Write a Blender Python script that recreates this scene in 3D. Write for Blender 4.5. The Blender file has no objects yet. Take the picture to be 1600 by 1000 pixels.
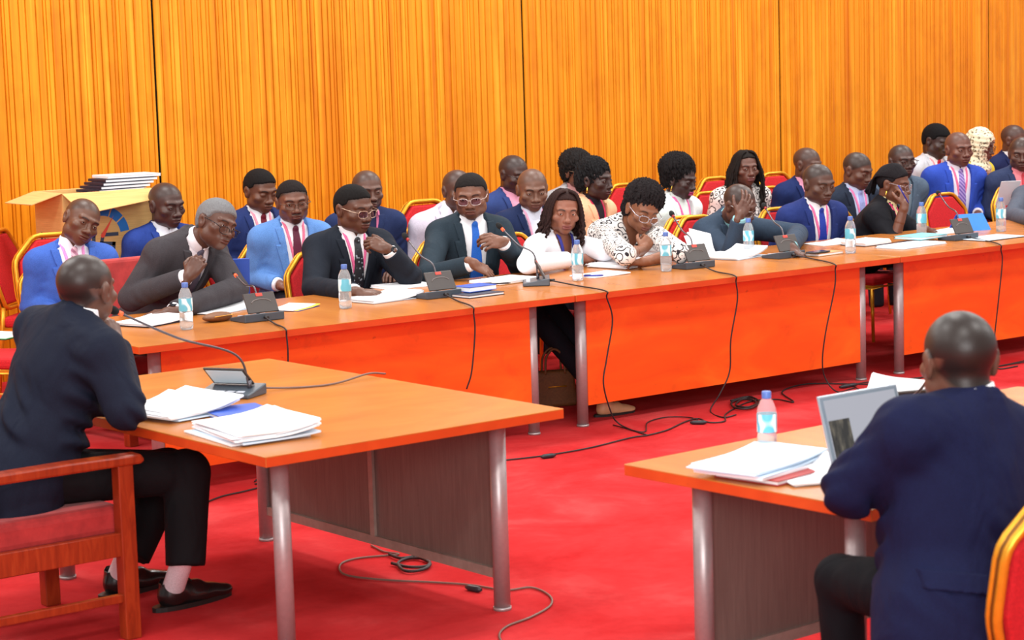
import bpy, bmesh, math, random
import numpy as np
import openvdb as vdb
from mathutils import Vector, Matrix

random.seed(7)
SC = bpy.context.scene
COL = SC.collection
f32 = np.float32

# ------------------------------------------------------------------ camera geometry (measured once from the photograph)
FPX, YAW, PITCH, ROLL = 3337.4, .6544, .1226, -.0302
CAM = np.array([-4.5573, -8.7615, 2.0208])
_cy, _sy = math.cos(YAW), math.sin(YAW)
FWD = np.array([_sy*math.cos(PITCH), _cy*math.cos(PITCH), -math.sin(PITCH)])
_r = np.array([_cy, -_sy, 0.]); _u = np.cross(_r, FWD)
RGT = _r*math.cos(ROLL)+_u*math.sin(ROLL)
UPV = -_r*math.sin(ROLL)+_u*math.cos(ROLL)
def _ray(x, y): return FWD+RGT*(x-800)/FPX-UPV*(y-500)/FPX
def atz(x, y, z=0.):
    "where a sight line meets the level z"
    d = _ray(x, y); return CAM+d*(z-CAM[2])/d[2]
def aty(x, y, Y):
    "where a sight line meets the row at depth Y"
    d = _ray(x, y); return CAM+d*(Y-CAM[1])/d[1]

# ------------------------------------------------------------------ colour + materials
def lin(c):
    return tuple((v/12.92 if v <= .04045 else ((v+.055)/1.055)**2.4) for v in (c[0]/255, c[1]/255, c[2]/255))
MATS = {}
class NT:
    def __init__(s, name):
        s.m = bpy.data.materials.new(name); s.m.use_nodes = True
        s.t = s.m.node_tree; s.n = s.t.nodes; s.l = s.t.links
        s.b = s.n['Principled BSDF']
    def node(s, typ, **kw):
        n = s.n.new(typ)
        for k, v in kw.items():
            if k.startswith('i_'): n.inputs[k[2:].replace('_', ' ')].default_value = v
            else: setattr(n, k, v)
        return n
    def link(s, a, b): s.l.new(a, b)
    def coord(s, scale=(1, 1, 1), kind='Object'):
        tc = s.node('ShaderNodeTexCoord'); mp = s.node('ShaderNodeMapping'); mp.inputs['Scale'].default_value = scale
        s.link(tc.outputs[kind], mp.inputs['Vector']); return mp.outputs['Vector']
    def noise(s, vec, scale, detail=4, rough=.55, dist=0):
        n = s.node('ShaderNodeTexNoise'); n.inputs['Scale'].default_value = scale; n.inputs['Detail'].default_value = detail
        n.inputs['Roughness'].default_value = rough; n.inputs['Distortion'].default_value = dist
        s.link(vec, n.inputs['Vector']); return n.outputs['Fac']
    def ramp(s, fac, stops, interp='LINEAR'):
        r = s.node('ShaderNodeValToRGB'); r.color_ramp.interpolation = interp; e = r.color_ramp.elements
        while len(e) < len(stops): e.new(.5)
        for q, (p, c) in zip(e, stops): q.position = p; q.color = (*c, 1) if len(c) == 3 else c
        s.link(fac, r.inputs['Fac']); return r.outputs['Color']
    def mix(s, fac, a, b, mode='MIX'):
        m = s.node('ShaderNodeMix', data_type='RGBA', blend_type=mode)
        for sock, v in ((m.inputs[0], fac), (m.inputs[6], a), (m.inputs[7], b)):
            if hasattr(v, 'links'): s.link(v, sock)
            elif isinstance(v, (int, float)): sock.default_value = v
            else: sock.default_value = (*v, 1)
        return m.outputs[2]
    def bump(s, h, strength=.3, dist=.01, prev=None):
        b = s.node('ShaderNodeBump'); b.inputs['Strength'].default_value = strength; b.inputs['Distance'].default_value = dist
        s.link(h, b.inputs['Height'])
        if prev is not None: s.link(prev, b.inputs['Normal'])
        s.link(b.outputs['Normal'], s.b.inputs['Normal']); return b.outputs['Normal']
    def set(s, **kw):
        for k, v in kw.items():
            k = k.replace('_', ' ')
            if hasattr(v, 'links'): s.link(v, s.b.inputs[k])
            elif isinstance(v, tuple) and len(v) == 3: s.b.inputs[k].default_value = (*v, 1)
            else: s.b.inputs[k].default_value = v
        return s.m

def plain(name, c, rough=.5, metal=0., var=.12, scale=30., bump=0., spec=.5, coat=0.):
    "one colour with a little procedural wear"
    if name in MATS: return MATS[name]
    t = NT(name); v = t.coord(); n = t.noise(v, scale)
    a = lin(c); lo = tuple(x*(1-var) for x in a); hi = tuple(min(1, x*(1+var)) for x in a)
    t.set(Base_Color=t.ramp(n, [(.3, lo), (.7, hi)]), Roughness=rough, Metallic=metal)
    t.b.inputs['Specular IOR Level'].default_value = spec
    if coat: t.b.inputs['Coat Weight'].default_value = coat; t.b.inputs['Coat Roughness'].default_value = .12
    if bump: t.bump(n, bump, .004)
    MATS[name] = t.m; return t.m

def fabric(name, c, rough=.85, fold=.75, weave=260., var=.16, sheen=.0):
    "suit cloth: weave plus soft creases"
    if name in MATS: return MATS[name]
    t = NT(name); v = t.coord(); w = t.noise(v, weave, 2)
    v2 = t.coord((1, 1, .55)); n = t.noise(v2, 8., 2, .45, .5)
    a = lin(c); lo = tuple(x*(1-var) for x in a); hi = tuple(min(1, x*(1+var)) for x in a)
    t.set(Base_Color=t.ramp(w, [(.32, lo), (.68, hi)]), Roughness=rough, Sheen_Weight=sheen)
    t.b.inputs['Specular IOR Level'].default_value = .18
    b = t.bump(n, fold, .035); t.bump(w, .12, .002, b)
    MATS[name] = t.m; return t.m

def skin_mat():
    if 'skin' in MATS: return MATS['skin']
    t = NT('skin'); at = t.node('ShaderNodeAttribute'); at.attribute_name = 'Col'
    v = t.coord(); n = t.noise(v, 90, 3); n2 = t.noise(v, 22, 2)
    c = t.mix(.35, at.outputs['Color'], t.ramp(n2, [(.3, (.72, .70, .70)), (.7, (1, 1, 1))]), 'MULTIPLY')
    t.set(Base_Color=c, Roughness=.42); t.b.inputs['Specular IOR Level'].default_value = .42
    t.bump(n, .10, .003); MATS['skin'] = t.m; return t.m

# ------------------------------------------------------------------ object helpers
def tag(o, label=None, cat=None, group=None, kind=None):
    if label: o['label'] = label
    if cat: o['category'] = cat
    if group: o['group'] = group
    if kind: o['kind'] = kind
    return o
def empty(name, loc=(0, 0, 0), rz=0., label=None, cat=None, group=None):
    o = bpy.data.objects.new(name, None); COL.objects.link(o); o.location = tuple(float(q) for q in loc)
    o.rotation_euler = (0, 0, rz); o.empty_display_size = .1
    return tag(o, label, cat, group)
def link_mesh(name, me, mats, parent=None, smooth=False):
    for m in (mats if isinstance(mats, (list, tuple)) else [mats]): me.materials.append(m)
    o = bpy.data.objects.new(name, me); COL.objects.link(o)
    if parent is not None: o.parent = parent
    if smooth: me.polygons.foreach_set('use_smooth', np.ones(len(me.polygons), bool))
    return o
def copy_tree(o, parent=None):
    c = o.copy(); COL.objects.link(c)
    if parent is not None: c.parent = parent
    for ch in [q for q in ALLCH.get(o.name, [])]: copy_tree(ch, c)
    return c
ALLCH = {}
def register_children(root):
    for o in COL.objects:
        if o.parent: ALLCH.setdefault(o.parent.name, [])
    for o in COL.objects:
        if o.parent and o not in ALLCH[o.parent.name]: ALLCH[o.parent.name].append(o)

class MB:
    "collects shapes into one mesh"
    def __init__(s): s.v = []; s.f = []; s.mi = []; s.sm = []
    def add(s, vs, fs, mi=0, smooth=False):
        b = len(s.v); s.v += [tuple(float(c) for c in p) for p in vs]
        for q in fs: s.f.append(tuple(b+i for i in q)); s.mi.append(mi); s.sm.append(smooth)
        return s
    def box(s, c, size, M=None, mi=0):
        c = np.array(c, float); h = np.array(size, float)/2
        P = np.array([(x, y, z) for x in (-1, 1) for y in (-1, 1) for z in (-1, 1)], float)*h
        if M is not None: P = P@np.array(M, float)
        return s.add(P+c, [(0, 1, 3, 2), (4, 6, 7, 5), (0, 4, 5, 1), (2, 3, 7, 6), (0, 2, 6, 4), (1, 5, 7, 3)], mi)
    def tube(s, pts, r, n=8, mi=0, cap=True, closed=False, flat=None):
        pts = [np.array(p, float) for p in pts]; m = len(pts)
        rs = r if isinstance(r, (list, tuple)) else [r]*m
        T = []
        for i in range(m):
            a = pts[(i-1) % m] if (closed or i > 0) else pts[i]; b = pts[(i+1) % m] if (closed or i < m-1) else pts[i]
            d = b-a; T.append(d/(np.linalg.norm(d)+1e-12))
        ref = np.array([0, 0, 1.]) if abs(T[0][2]) < .9 else np.array([1., 0, 0])
        u = np.cross(T[0], ref); u /= np.linalg.norm(u); vs = []
        for i in range(m):
            u = u-T[i]*(u@T[i]); u /= (np.linalg.norm(u)+1e-12); w = np.cross(T[i], u)
            for k in range(n):
                a = 2*math.pi*k/n; vs.append(pts[i]+(u*math.cos(a)+w*math.sin(a))*rs[i])
        fs = []
        for i in range(m if closed else m-1):
            j = (i+1) % m
            for k in range(n): fs.append((i*n+k, i*n+(k+1) % n, j*n+(k+1) % n, j*n+k))
        s.add(vs, fs, mi, True)
        if cap and not closed:
            s.add(vs[:n][::-1], [tuple(range(n))], mi); s.add(vs[-n:], [tuple(range(n))], mi)
        return s
    def lathe(s, prof, c=(0, 0, 0), n=20, mi=0, smooth=True):
        c = np.array(c, float); vs = []; fs = []
        for (r, z) in prof:
            for k in range(n):
                a = 2*math.pi*k/n; vs.append(c+np.array([r*math.cos(a), r*math.sin(a), z]))
        for i in range(len(prof)-1):
            for k in range(n): fs.append((i*n+k, i*n+(k+1) % n, (i+1)*n+(k+1) % n, (i+1)*n+k))
        return s.add(vs, fs, mi, smooth)
    def prism(s, outline, y0, y1, frame=None, mi=0, smooth_side=False):
        "outline in local x,z pushed from y0 to y1; frame = (origin, 3x3 rows)"
        n = len(outline)
        P = [(x, y0, z) for x, z in outline]+[(x, y1, z) for x, z in outline]
        if frame is not None:
            o, M = frame; P = np.array(P, float)@np.array(M, float)+np.array(o, float)
        s.add(P, [tuple(range(n)), tuple(range(2*n-1, n-1, -1))], mi)
        return s.add(P, [(i, i+n, (i+1) % n+n, (i+1) % n) for i in range(n)], mi, smooth_side)
    def sphere(s, c, r, nu=14, nv=10, mi=0, M=None):
        r = np.array(r, float)*np.ones(3); vs = []; fs = []
        for j in range(nv+1):
            t = math.pi*j/nv
            for i in range(nu):
                a = 2*math.pi*i/nu; vs.append(np.array([math.sin(t)*math.cos(a), math.sin(t)*math.sin(a), math.cos(t)])*r)
        vs = np.array(vs)
        if M is not None: vs = vs@np.array(M, float)
        vs = vs+np.array(c, float)
        for j in range(nv):
            for i in range(nu): fs.append((j*nu+i, (j+1)*nu+i, (j+1)*nu+(i+1) % nu, j*nu+(i+1) % nu))
        return s.add(vs, fs, mi, True)
    def build(s, name, mats, parent=None, bevel=0., seg=2, base=None):
        V = np.array(s.v, float)
        if base is not None: V = V-np.array(base, float)
        me = bpy.data.meshes.new(name); me.from_pydata(V.tolist(), [], s.f); me.update()
        me.polygons.foreach_set('material_index', np.array(s.mi, np.int32))
        me.polygons.foreach_set('use_smooth', np.array(s.sm, bool))
        bm = bmesh.new(); bm.from_mesh(me)
        bmesh.ops.remove_doubles(bm, verts=bm.verts, dist=1e-6)
        if bevel:
            ed = [e for e in bm.edges if e.is_manifold and e.calc_face_angle(0) > .6]
            bmesh.ops.bevel(bm, geom=ed, offset=bevel, segments=seg, affect='EDGES', profile=.5, clamp_overlap=True)
        bmesh.ops.recalc_face_normals(bm, faces=bm.faces)
        bm.to_mesh(me); bm.free()
        return link_mesh(name, me, mats, parent)

def spline(pts, n=8):
    "Catmull-Rom through the points"
    P = [np.array(p, float) for p in pts]; P = [2*P[0]-P[1]]+P+[2*P[-1]-P[-2]]; out = []
    for i in range(1, len(P)-2):
        for k in range(n):
            t = k/n; a, b, c, d = P[i-1:i+3]
            out.append(.5*((2*b)+(-a+c)*t+(2*a-5*b+4*c-d)*t*t+(-a+3*b-3*c+d)*t**3))
    out.append(P[-2]); return out

# ------------------------------------------------------------------ distance-field modelling (bodies, clothes, hair)
def smin(a, b, k):
    if k <= 0: return np.minimum(a, b)
    h = np.clip(.5+.5*(b-a)/k, 0, 1); return b+(a-b)*h-k*h*(1-h)
def smax(a, b, k): return -smin(-a, -b, k)
class Cap:
    "tapered capsule"
    def __init__(s, a, b, r1, r2=None, k=.02): s.a = np.array(a, f32); s.b = np.array(b, f32); s.r1 = r1; s.r2 = r1 if r2 is None else r2; s.k = k
    def box(s, g): R = max(s.r1, s.r2)+g; return np.minimum(s.a, s.b)-R, np.maximum(s.a, s.b)+R
    def d(s, X, Y, Z, g=0.):
        ab = s.b-s.a; L = float(ab@ab)+1e-9
        px, py, pz = X-s.a[0], Y-s.a[1], Z-s.a[2]
        t = np.clip((px*ab[0]+py*ab[1]+pz*ab[2])/L, 0, 1)
        return np.sqrt((px-t*ab[0])**2+(py-t*ab[1])**2+(pz-t*ab[2])**2)-(s.r1+(s.r2-s.r1)*t)-g
class Ell:
    "ellipsoid in a frame (rows of M are its axes)"
    def __init__(s, c, r, M=None, k=.02): s.c = np.array(c, f32); s.r = np.array(r, f32)*np.ones(3, f32); s.M = np.eye(3, dtype=f32) if M is None else np.array(M, f32); s.k = k
    def box(s, g):
        e = np.sqrt(((s.M*(s.r+g)[:, None])**2).sum(0)); return s.c-e, s.c+e
    def d(s, X, Y, Z, g=0.):
        px, py, pz = X-s.c[0], Y-s.c[1], Z-s.c[2]; r = s.r+f32(g); q0 = 0; q1 = 0
        for i in range(3):
            l = (px*s.M[i, 0]+py*s.M[i, 1]+pz*s.M[i, 2])/r[i]; q0 = q0+l*l; q1 = q1+(l/r[i])**2
        k0 = np.sqrt(q0); return k0*(k0-1)/(np.sqrt(q1)+1e-9)
class Grid:
    def __init__(s, lo, hi, h):
        s.h = h; s.lo = np.array(lo, float)-2*h; n = np.ceil((np.array(hi, float)+2*h-s.lo)/h).astype(int)+1
        s.ax = [(s.lo[i]+h*np.arange(n[i])).astype(f32) for i in range(3)]; s.a = np.full(n, .3, f32)
    def sub(s, lo, hi):
        sl = []
        for i in range(3):
            a = max(0, int((lo[i]-s.lo[i])/s.h)); b = min(len(s.ax[i]), int((hi[i]-s.lo[i])/s.h)+2)
            if b <= a: return None
            sl.append(slice(a, b))
        return tuple(sl)
    def xyz(s, sl=None):
        sl = sl or (slice(None),)*3
        return s.ax[0][sl[0]][:, None, None], s.ax[1][sl[1]][None, :, None], s.ax[2][sl[2]][None, None, :]
    def put(s, p, g=0., op='u', k=None):
        k = p.k if k is None else k; lo, hi = p.box(g+k+3*s.h); sl = s.sub(lo, hi)
        if sl is None: return s
        d = p.d(*s.xyz(sl), g); cur = s.a[sl]
        s.a[sl] = smin(cur, d, k) if op == 'u' else smax(cur, -d, k)
        return s
    def mesh(s, iso=0.):
        h = s.h; a = np.clip(s.a-iso, -3*h, 3*h).astype(f32)
        a[0] = a[-1] = 3*h; a[:, 0] = a[:, -1] = 3*h; a[:, :, 0] = a[:, :, -1] = 3*h
        g = vdb.FloatGrid(3*h); g.copyFromArray(np.ascontiguousarray(a)); P, Q = g.convertToQuads(0.)
        return P*h+s.lo, Q
def local(X, Y, Z, o, M):
    px, py, pz = X-f32(o[0]), Y-f32(o[1]), Z-f32(o[2])
    return [px*f32(M[i][0])+py*f32(M[i][1])+pz*f32(M[i][2]) for i in range(3)]
def field_obj(name, parts, mat, parent, base, color=None):
    "parts: list of (verts, quads) joined in one smooth mesh"
    V = []; Q = []; b = 0
    for v, q in parts:
        if len(v) == 0: continue
        V.append(v); Q.append(q+b); b += len(v)
    if not V: return None
    V = np.concatenate(V); Q = np.concatenate(Q)
    me = bpy.data.meshes.new(name); me.vertices.add(len(V)); me.vertices.foreach_set('co', (V-np.array(base)).astype(f32).ravel())
    n = len(Q); me.loops.add(4*n); me.loops.foreach_set('vertex_index', Q[:, ::-1].astype(np.int32).ravel())
    me.polygons.add(n); me.polygons.foreach_set('loop_start', np.arange(0, 4*n, 4, dtype=np.int32))
    me.polygons.foreach_set('use_smooth', np.ones(n, bool)); me.update(calc_edges=True); me.validate()
    if color is not None:
        at = me.color_attributes.new('Col', 'FLOAT_COLOR', 'POINT')
        at.data.foreach_set('color', np.concatenate([color, np.ones((len(color), 1))], 1).astype(f32).ravel())
    return link_mesh(name, me, mat, parent)
# ------------------------------------------------------------------ people
def nrm(v): v = np.array(v, float); return v/(np.linalg.norm(v)+1e-12)
def frame(az, pitch=0., roll=0.):
    "rows: right, front, up. az 0 looks to +Y, 180 to -Y; pitch looks down; roll leans the crown to the person's right"
    a, p, r = (math.radians(q) for q in (az, pitch, roll))
    x0 = np.array([math.cos(a), -math.sin(a), 0.]); f = np.array([math.sin(a)*math.cos(p), math.cos(a)*math.cos(p), -math.sin(p)])
    u = np.cross(x0, f); return np.array([x0*math.cos(r)-u*math.sin(r), f, u*math.cos(r)+x0*math.sin(r)])
class CutCap(Cap):
    "tapered capsule with a flat end at b"
    def d(s, X, Y, Z, g=0.):
        v = Cap.d(s, X, Y, Z, g); t = nrm(s.b-s.a).astype(f32)
        return np.maximum(v, (X-s.b[0])*t[0]+(Y-s.b[1])*t[1]+(Z-s.b[2])*t[2])

def head_prims(c, M, s, fem=False, wide=1., lid=0.):
    P = lambda *p: c+(np.array(p)*s*np.array([wide, 1, 1]))@M
    E = lambda p, r, k: Ell(P(*p), np.array(r)*s*np.array([wide, 1, 1]), M, k*s)
    C = lambda a, b, r1, r2, k: Cap(P(*a), P(*b), r1*s, r2*s, k*s)
    jw = .84 if fem else 1.; fb = .82 if fem else 1.
    U = [E((0, -.014, .030), (.079, .098, .086), .0), E((0, .026, -.040), (.066*jw, .062, .074), .03),
         E((0, .066, -.096), (.026*jw, .022, .020), .024), E((0, .070, -.060), (.038, .028, .034), .02)]
    for q in (-1, 1):
        U += [E((q*.048*jw, .008, -.064), (.024, .032, .028), .03), E((q*.045, .058, -.024), (.026, .024, .020), .02),
              C((q*.010, .0865, .023), (q*.046, .071, .024), .0095*fb, .009*fb, .016)]
    S = [E((q*.033, .098, .002), (.017, .0145, .0115), .012) for q in (-1, 1)]
    V = [C((0, .086, .014), (0, .101, -.030), .008, .0115, .010), E((0, .106, -.035), (.0145, .014, .012), .008)]
    for q in (-1, 1):
        V += [E((q*.0165*fb, .096, -.039), (.0105*fb, .012, .010), .006),
              E((q*.033, .0745, .0008), (.0165, .0150, .0125), .006)]          # lids round the eyeball
    V += [E((0, .0955, -.0625), (.025, .011+.002*fem, .0065), .006), E((0, .094, -.0745), (.022, .011+.002*fem, .0075+.001*fem), .006)]
    S2 = [C((-.022, .101, -.068), (.022, .101, -.068), .0022, .0022, .004)]
    for q in (-1, 1):
        S2.append(E((q*.033, .0925, .0005-lid*.0045), (.0128, .010, .0046*(1-lid)+.0007), .0015))    # the opening between the lids
        S2.append(E((q*.009, .108, -.044), (.004, .006, .003), .002))
        e = E((q*.077, -.012, -.010), (.010, .021, .033), .006); V.append(e); V.append(E((q*.082, -.016, .004), (.007, .019, .024), .005))
        S2.append(E((q*.090, -.008, -.006), (.008, .010, .016), .004))
    return U, S, V, S2
def put_head(g, hp):
    U, S, V, S2 = hp
    for p in U: g.put(p)
    for p in S: g.put(p, op='s')
    for p in V: g.put(p)
    for p in S2: g.put(p, op='s')

HAIRMASK = {'full': (.80, .002), 'recede': (.62, .030), 'high': (.74, .014)}
def head_colors(v, c, M, s, sk, stub, brow, lips, beard, hl):
    L = (v-c)@M.T/s; x, y, z = L.T; n = len(v); sk = np.array(lin(sk))*np.array([1.14, 1.17, 1.20]); C = np.tile(sk, (n, 1))
    def mixin(w, col): C[:] = C*(1-w[:, None])+np.array(col)*w[:, None]
    ss = lambda a, b, t: np.clip((t-a)/(b-a), 0, 1)
    if stub is not None:
        a, b = HAIRMASK[hl]; m = ss(-.012, .006, z-a*y-b)*ss(.09, .082, np.abs(x)+np.where(z < .01, .02, 0))*(z > -.075)
        mixin(m*stub[1], lin(stub[0]))
    if beard is not None:
        kind, col, w = beard
        if kind == 'full': m = ss(-.030, -.042, z-.25*(np.abs(x)-.03))*ss(-.005, .01, y)*ss(-.125, -.115, z)
        elif kind == 'goatee': m = np.maximum(ss(.030, .024, np.abs(x))*ss(-.045, -.049, z)*ss(.06, .07, y), 0)
        else: m = ss(.028, .022, np.abs(x))*ss(-.046, -.049, z)*ss(-.060, -.056, z)*ss(.07, .08, y)     # moustache
        mixin(np.clip(m, 0, 1)*w, lin(col))
    m = ss(.0275, .022, np.abs(x))*ss(-.0565, -.059, z)*ss(-.0835, -.080, z)*ss(.078, .086, y); mixin(m*.9, lin(lips))
    bz = .0185+.006*np.clip(1-((np.abs(x)-.034)/.02)**2, -1, 1)
    m = ss(.013, .017, np.abs(x))*ss(.054, .048, np.abs(x))*ss(.0052, .0030, np.abs(z-bz))*ss(.04, .06, y); mixin(m*.85, lin(brow))
    return C

def curly(g, c, M, s, amp, wl, seed=0):
    X, Y, Z = g.xyz(); l = local(X, Y, Z, c, M); r = np.random.RandomState(seed); d = 0
    for i in range(5):
        k = r.normal(size=3); k = k/np.linalg.norm(k)*(2*math.pi/wl)*r.uniform(.8, 1.4); d = d+np.sin(l[0]*f32(k[0])+l[1]*f32(k[1])+l[2]*f32(k[2])+f32(r.uniform(0, 6)))
    g.a = np.where(np.abs(g.a) < .05, g.a-f32(amp)*d.astype(f32), g.a); return g

def make_hair(kind, c, M, s, col, par, base, wide=1., hl='full', seed=0, fine=.0045, **kw):
    P = lambda *p: c+(np.array(p)*s)@M
    dark = fabric('hair %d %d %d' % col, col, rough=.9, fold=.25, weave=420, var=.35, sheen=.0) if kind in ('buzz',) else \
        fabric('curly hair %d %d %d' % col, col, rough=.8, fold=.6, weave=160, var=.45, sheen=.0)
    g = Grid(c-.24*s, c+.24*s, fine)
    cran = lambda t: Ell(P(0, -.014, .030), np.array([(.079*wide+t*.7), .098+t*.8, .086+t])*s, M, 0.)
    a, b = HAIRMASK[hl]
    def maskface(a=a, b=b, k=.012):
        l = local(*g.xyz(), c, M); m = (a*l[1]+f32(b*s)-l[2]); m = m+f32(.0022)*np.sin(l[0]*310+l[1]*170)*np.sin(l[1]*290-l[2]*240); m = m+f32(.42)*np.maximum(0, np.abs(l[0])-f32(.040*s))*(l[1] > .03*s)*np.minimum(1, np.maximum(0, (l[2]-.02*s)/.03)); ear = np.sqrt((np.abs(l[0])-.082*s)**2+(l[1]+.008*s)**2+(l[2]+.012*s)**2)-.034*s
        g.a = smax(g.a, np.maximum(m, -ear).astype(f32), k*s)
    if kind == 'buzz':
        t = kw.get('t', .006); g.put(cran(t)); g.put(Ell(P(0, -.03, .0), np.array([.073*wide+t*.4, .075+t*.5, .080])*s, M, .01)); curly(g, c, M, s, .0005, .009, seed); maskface(k=.010)
        return field_obj('hair', [g.mesh()], dark, par, base)
    if kind == 'afro':
        R = kw.get('r', (.118, .128, .108)); o = kw.get('o', (0, -.028, .058))
        g.put(Ell(P(*o), np.array(R)*s, M, 0.)); g.put(Ell(P(0, -.055, -.01), np.array([.095, .075, .085])*s, M, .03))
        if kw.get('side'): g.put(Ell(P(*kw['side']), np.array([.06, .07, .06])*s, M, .03))
        curly(g, c, M, s, .0032, .020, seed)
        g.put(Ell(P(0, .122, -.026), np.array([.068*wide, .084, .100])*s, M, 0.), op='s', k=.012)
        g.put(Ell(P(0, .02, -.10), np.array([.10, .12, .065])*s, M, 0.), op='s', k=.012)
        curly(g, c, M, s, .0015, .011, seed+1)
        return field_obj('hair', [g.mesh()], dark, par, base)
    if kind in ('braids', 'long'):
        g.put(cran(.011)); maskface(.64, .034, .006); capm = g.mesh()
        hair = field_obj('hair', [capm], dark, par, base)
        mb = MB(); rs = random.Random(seed); Lz = kw.get('L', -.22); nb = kw.get('n', 46); spread = kw.get('spread', 1.)
        for i in range(nb):
            t = (i+.5)/nb; ang = math.radians(-128+256*t)+rs.uniform(-.04, .04)      # 0 = back of the head, sides at +-90
            x, y = math.sin(ang), -math.cos(ang)
            lay = rs.uniform(0, .022)
            top = (x*.02+rs.uniform(-.01, .01), -.005+y*.03+(.03 if abs(ang) > 1.4 else 0), .118+rs.uniform(0, .006))
            p1 = (x*.062, y*.070+.012, .098+lay*.3); p2 = (x*(.090+lay*.5), y*.098+.0, .035)
            p3 = (x*(.098+lay)*spread, y*(.104+lay)-.004+.01*rs.uniform(-1, 1), -.055)
            p4 = (x*(.104+lay)*spread+rs.uniform(-.012, .012), y*(.096+lay)+rs.uniform(-.01, .01), Lz*.62)
            p5 = (x*(.100+lay)*spread+rs.uniform(-.02, .02), y*(.085+lay)+rs.uniform(-.015, .015), Lz+rs.uniform(-.03, .02))
            q = spline([P(*p) for p in (top, p1, p2, p3, p4, p5)], 9); r0 = kw.get('r', .0062)*s
            ph = rs.uniform(0, 6); crl = kw.get('curl', .004)
            n = len(q)
            for j in range(n):
                f = j/n; amp = crl*(max(0, f-.45)*2)*s
                q[j] = q[j]+amp*(M[0]*math.sin(ph+j*1.1)+M[1]*math.cos(ph+j*1.1))
            mb.tube(q, [r0*(1+.22*((j % 2)*2-1))*(1 if j < n-3 else .8) for j in range(n)], 6, 0)
        mb.build('braids', dark, hair, base=base)
        return hair
    if kind == 'tied':          # fine braids drawn back to the nape
        g.put(cran(.007)); maskface(.80, .004, .006); hair = field_obj('hair', [g.mesh()], dark, par, base); mb = MB(); rs = random.Random(seed)
        for i in range(34):
            u = -1+2*(i+.5)/34; th = u*1.45
            q = [P(math.sin(th)*.080, .070*math.cos(th*.8)+.004, .075-.03*abs(u)), P(math.sin(th)*.088, .0, .035+.088*math.cos(th)),
                 P(math.sin(th)*.088, -.075, .03+.062*math.cos(th)), P(math.sin(th)*.055, -.118, .0+.02*math.cos(th)),
                 P(math.sin(th)*.05+rs.uniform(-.01, .01), -.135+rs.uniform(-.02, .01), -.05-rs.uniform(0, .05))]
            mb.tube(spline(q, 6), .0062*s, 6)
        mb.build('braids', dark, hair, base=base); return hair
    if kind == 'scarf':
        g.put(cran(.022)); g.put(Ell(P(0, .0, -.03), np.array([.088, .098, .11])*s, M, .03)); g.put(Cap(P(0, -.02, -.05), P(0, -.02, -.17), .085*s, .12*s, .04))
        g.put(Ell(P(0, .012, -.165), np.array([.13, .11, .06])*s, M, .03))
        g.put(Ell(P(0, .120, -.012), np.array([.062, .075, .083])*s, M, 0.), op='s', k=.008)
        l = local(*g.xyz(), c, M); g.a = np.where(np.abs(g.a) < .04, g.a+f32(.002)*np.sin(l[2]*160+l[0]*40).astype(f32), g.a)
        return field_obj('headscarf', [g.mesh()], MATS['leopard'], par, base)

def hand_prims(W, d, n, right, curl, sc=1., spread=.10, thumb=.4):
    y = nrm(d); z = np.array(n, float); z = nrm(z-y*(z@y)); x = np.cross(y, z); q = -1. if right else 1.      # q: index side along x
    P = lambda a, b, e: np.array(W)+(x*a*q+y*b+z*e)*sc
    out = [Ell(P(.0, .05, -.002), np.array([.041, .052, .015])*sc, np.array([x, y, z]), 0.), Cap(P(0, -.03, 0), P(0, .02, 0), .026*sc, .025*sc, .02),
           Cap(P(.026, .02, -.006), P(.030, .085, 0), .012*sc, .0105*sc, .012), Cap(P(-.022, .02, -.006), P(-.030, .078, -.002), .013*sc, .010*sc, .012)]
    cs = curl if isinstance(curl, (list, tuple)) else [curl]*4
    for i, (kx, ky, ls) in enumerate(((.029, .086, 1.), (.010, .091, 1.1), (-.010, .088, 1.02), (-.029, .080, .82))):
        c = cs[i]; sa = (.5*(kx/.029))*spread; p = P(kx, ky, 0); th = 0.
        side = nrm(y*math.cos(sa)+x*q*math.sin(sa)); r = (.0098, .0090, .0082, .0072)
        if i == 3: r = tuple(v*.88 for v in r)
        for j, (l, am) in enumerate(((.044, 75), (.027, 95), (.021, 60))):
            th += math.radians(am)*c; e = p+(side*math.cos(th)-z*math.sin(th))*l*ls*sc
            out.append(Cap(p, e, r[j]*sc, r[j+1]*sc, .003 if j else .006)); p = e
    tb = P(.026, .022, -.010); t1 = nrm(x*q*.75+y*.65-z*.35); t2 = nrm(x*q*(.55-thumb)+y*.8-z*(.2+thumb)); t3 = nrm(x*q*(.35-1.3*thumb)+y*.8-z*(.2+thumb))
    p1 = tb+t1*.040*sc; p2 = p1+t2*.034*sc; p3 = p2+t3*.026*sc
    out += [Cap(tb, p1, .0145*sc, .0125*sc, .010), Cap(p1, p2, .0115*sc, .0105*sc, .003), Cap(p2, p3, .0102*sc, .0085*sc, .003)]
    return out
def prims_mesh(pr, h, pad=.012):
    lo = np.min([p.box(pad)[0] for p in pr], 0); hi = np.max([p.box(pad)[1] for p in pr], 0); g = Grid(lo, hi, h)
    for p in pr: g.put(p)
    return g.mesh()

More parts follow.
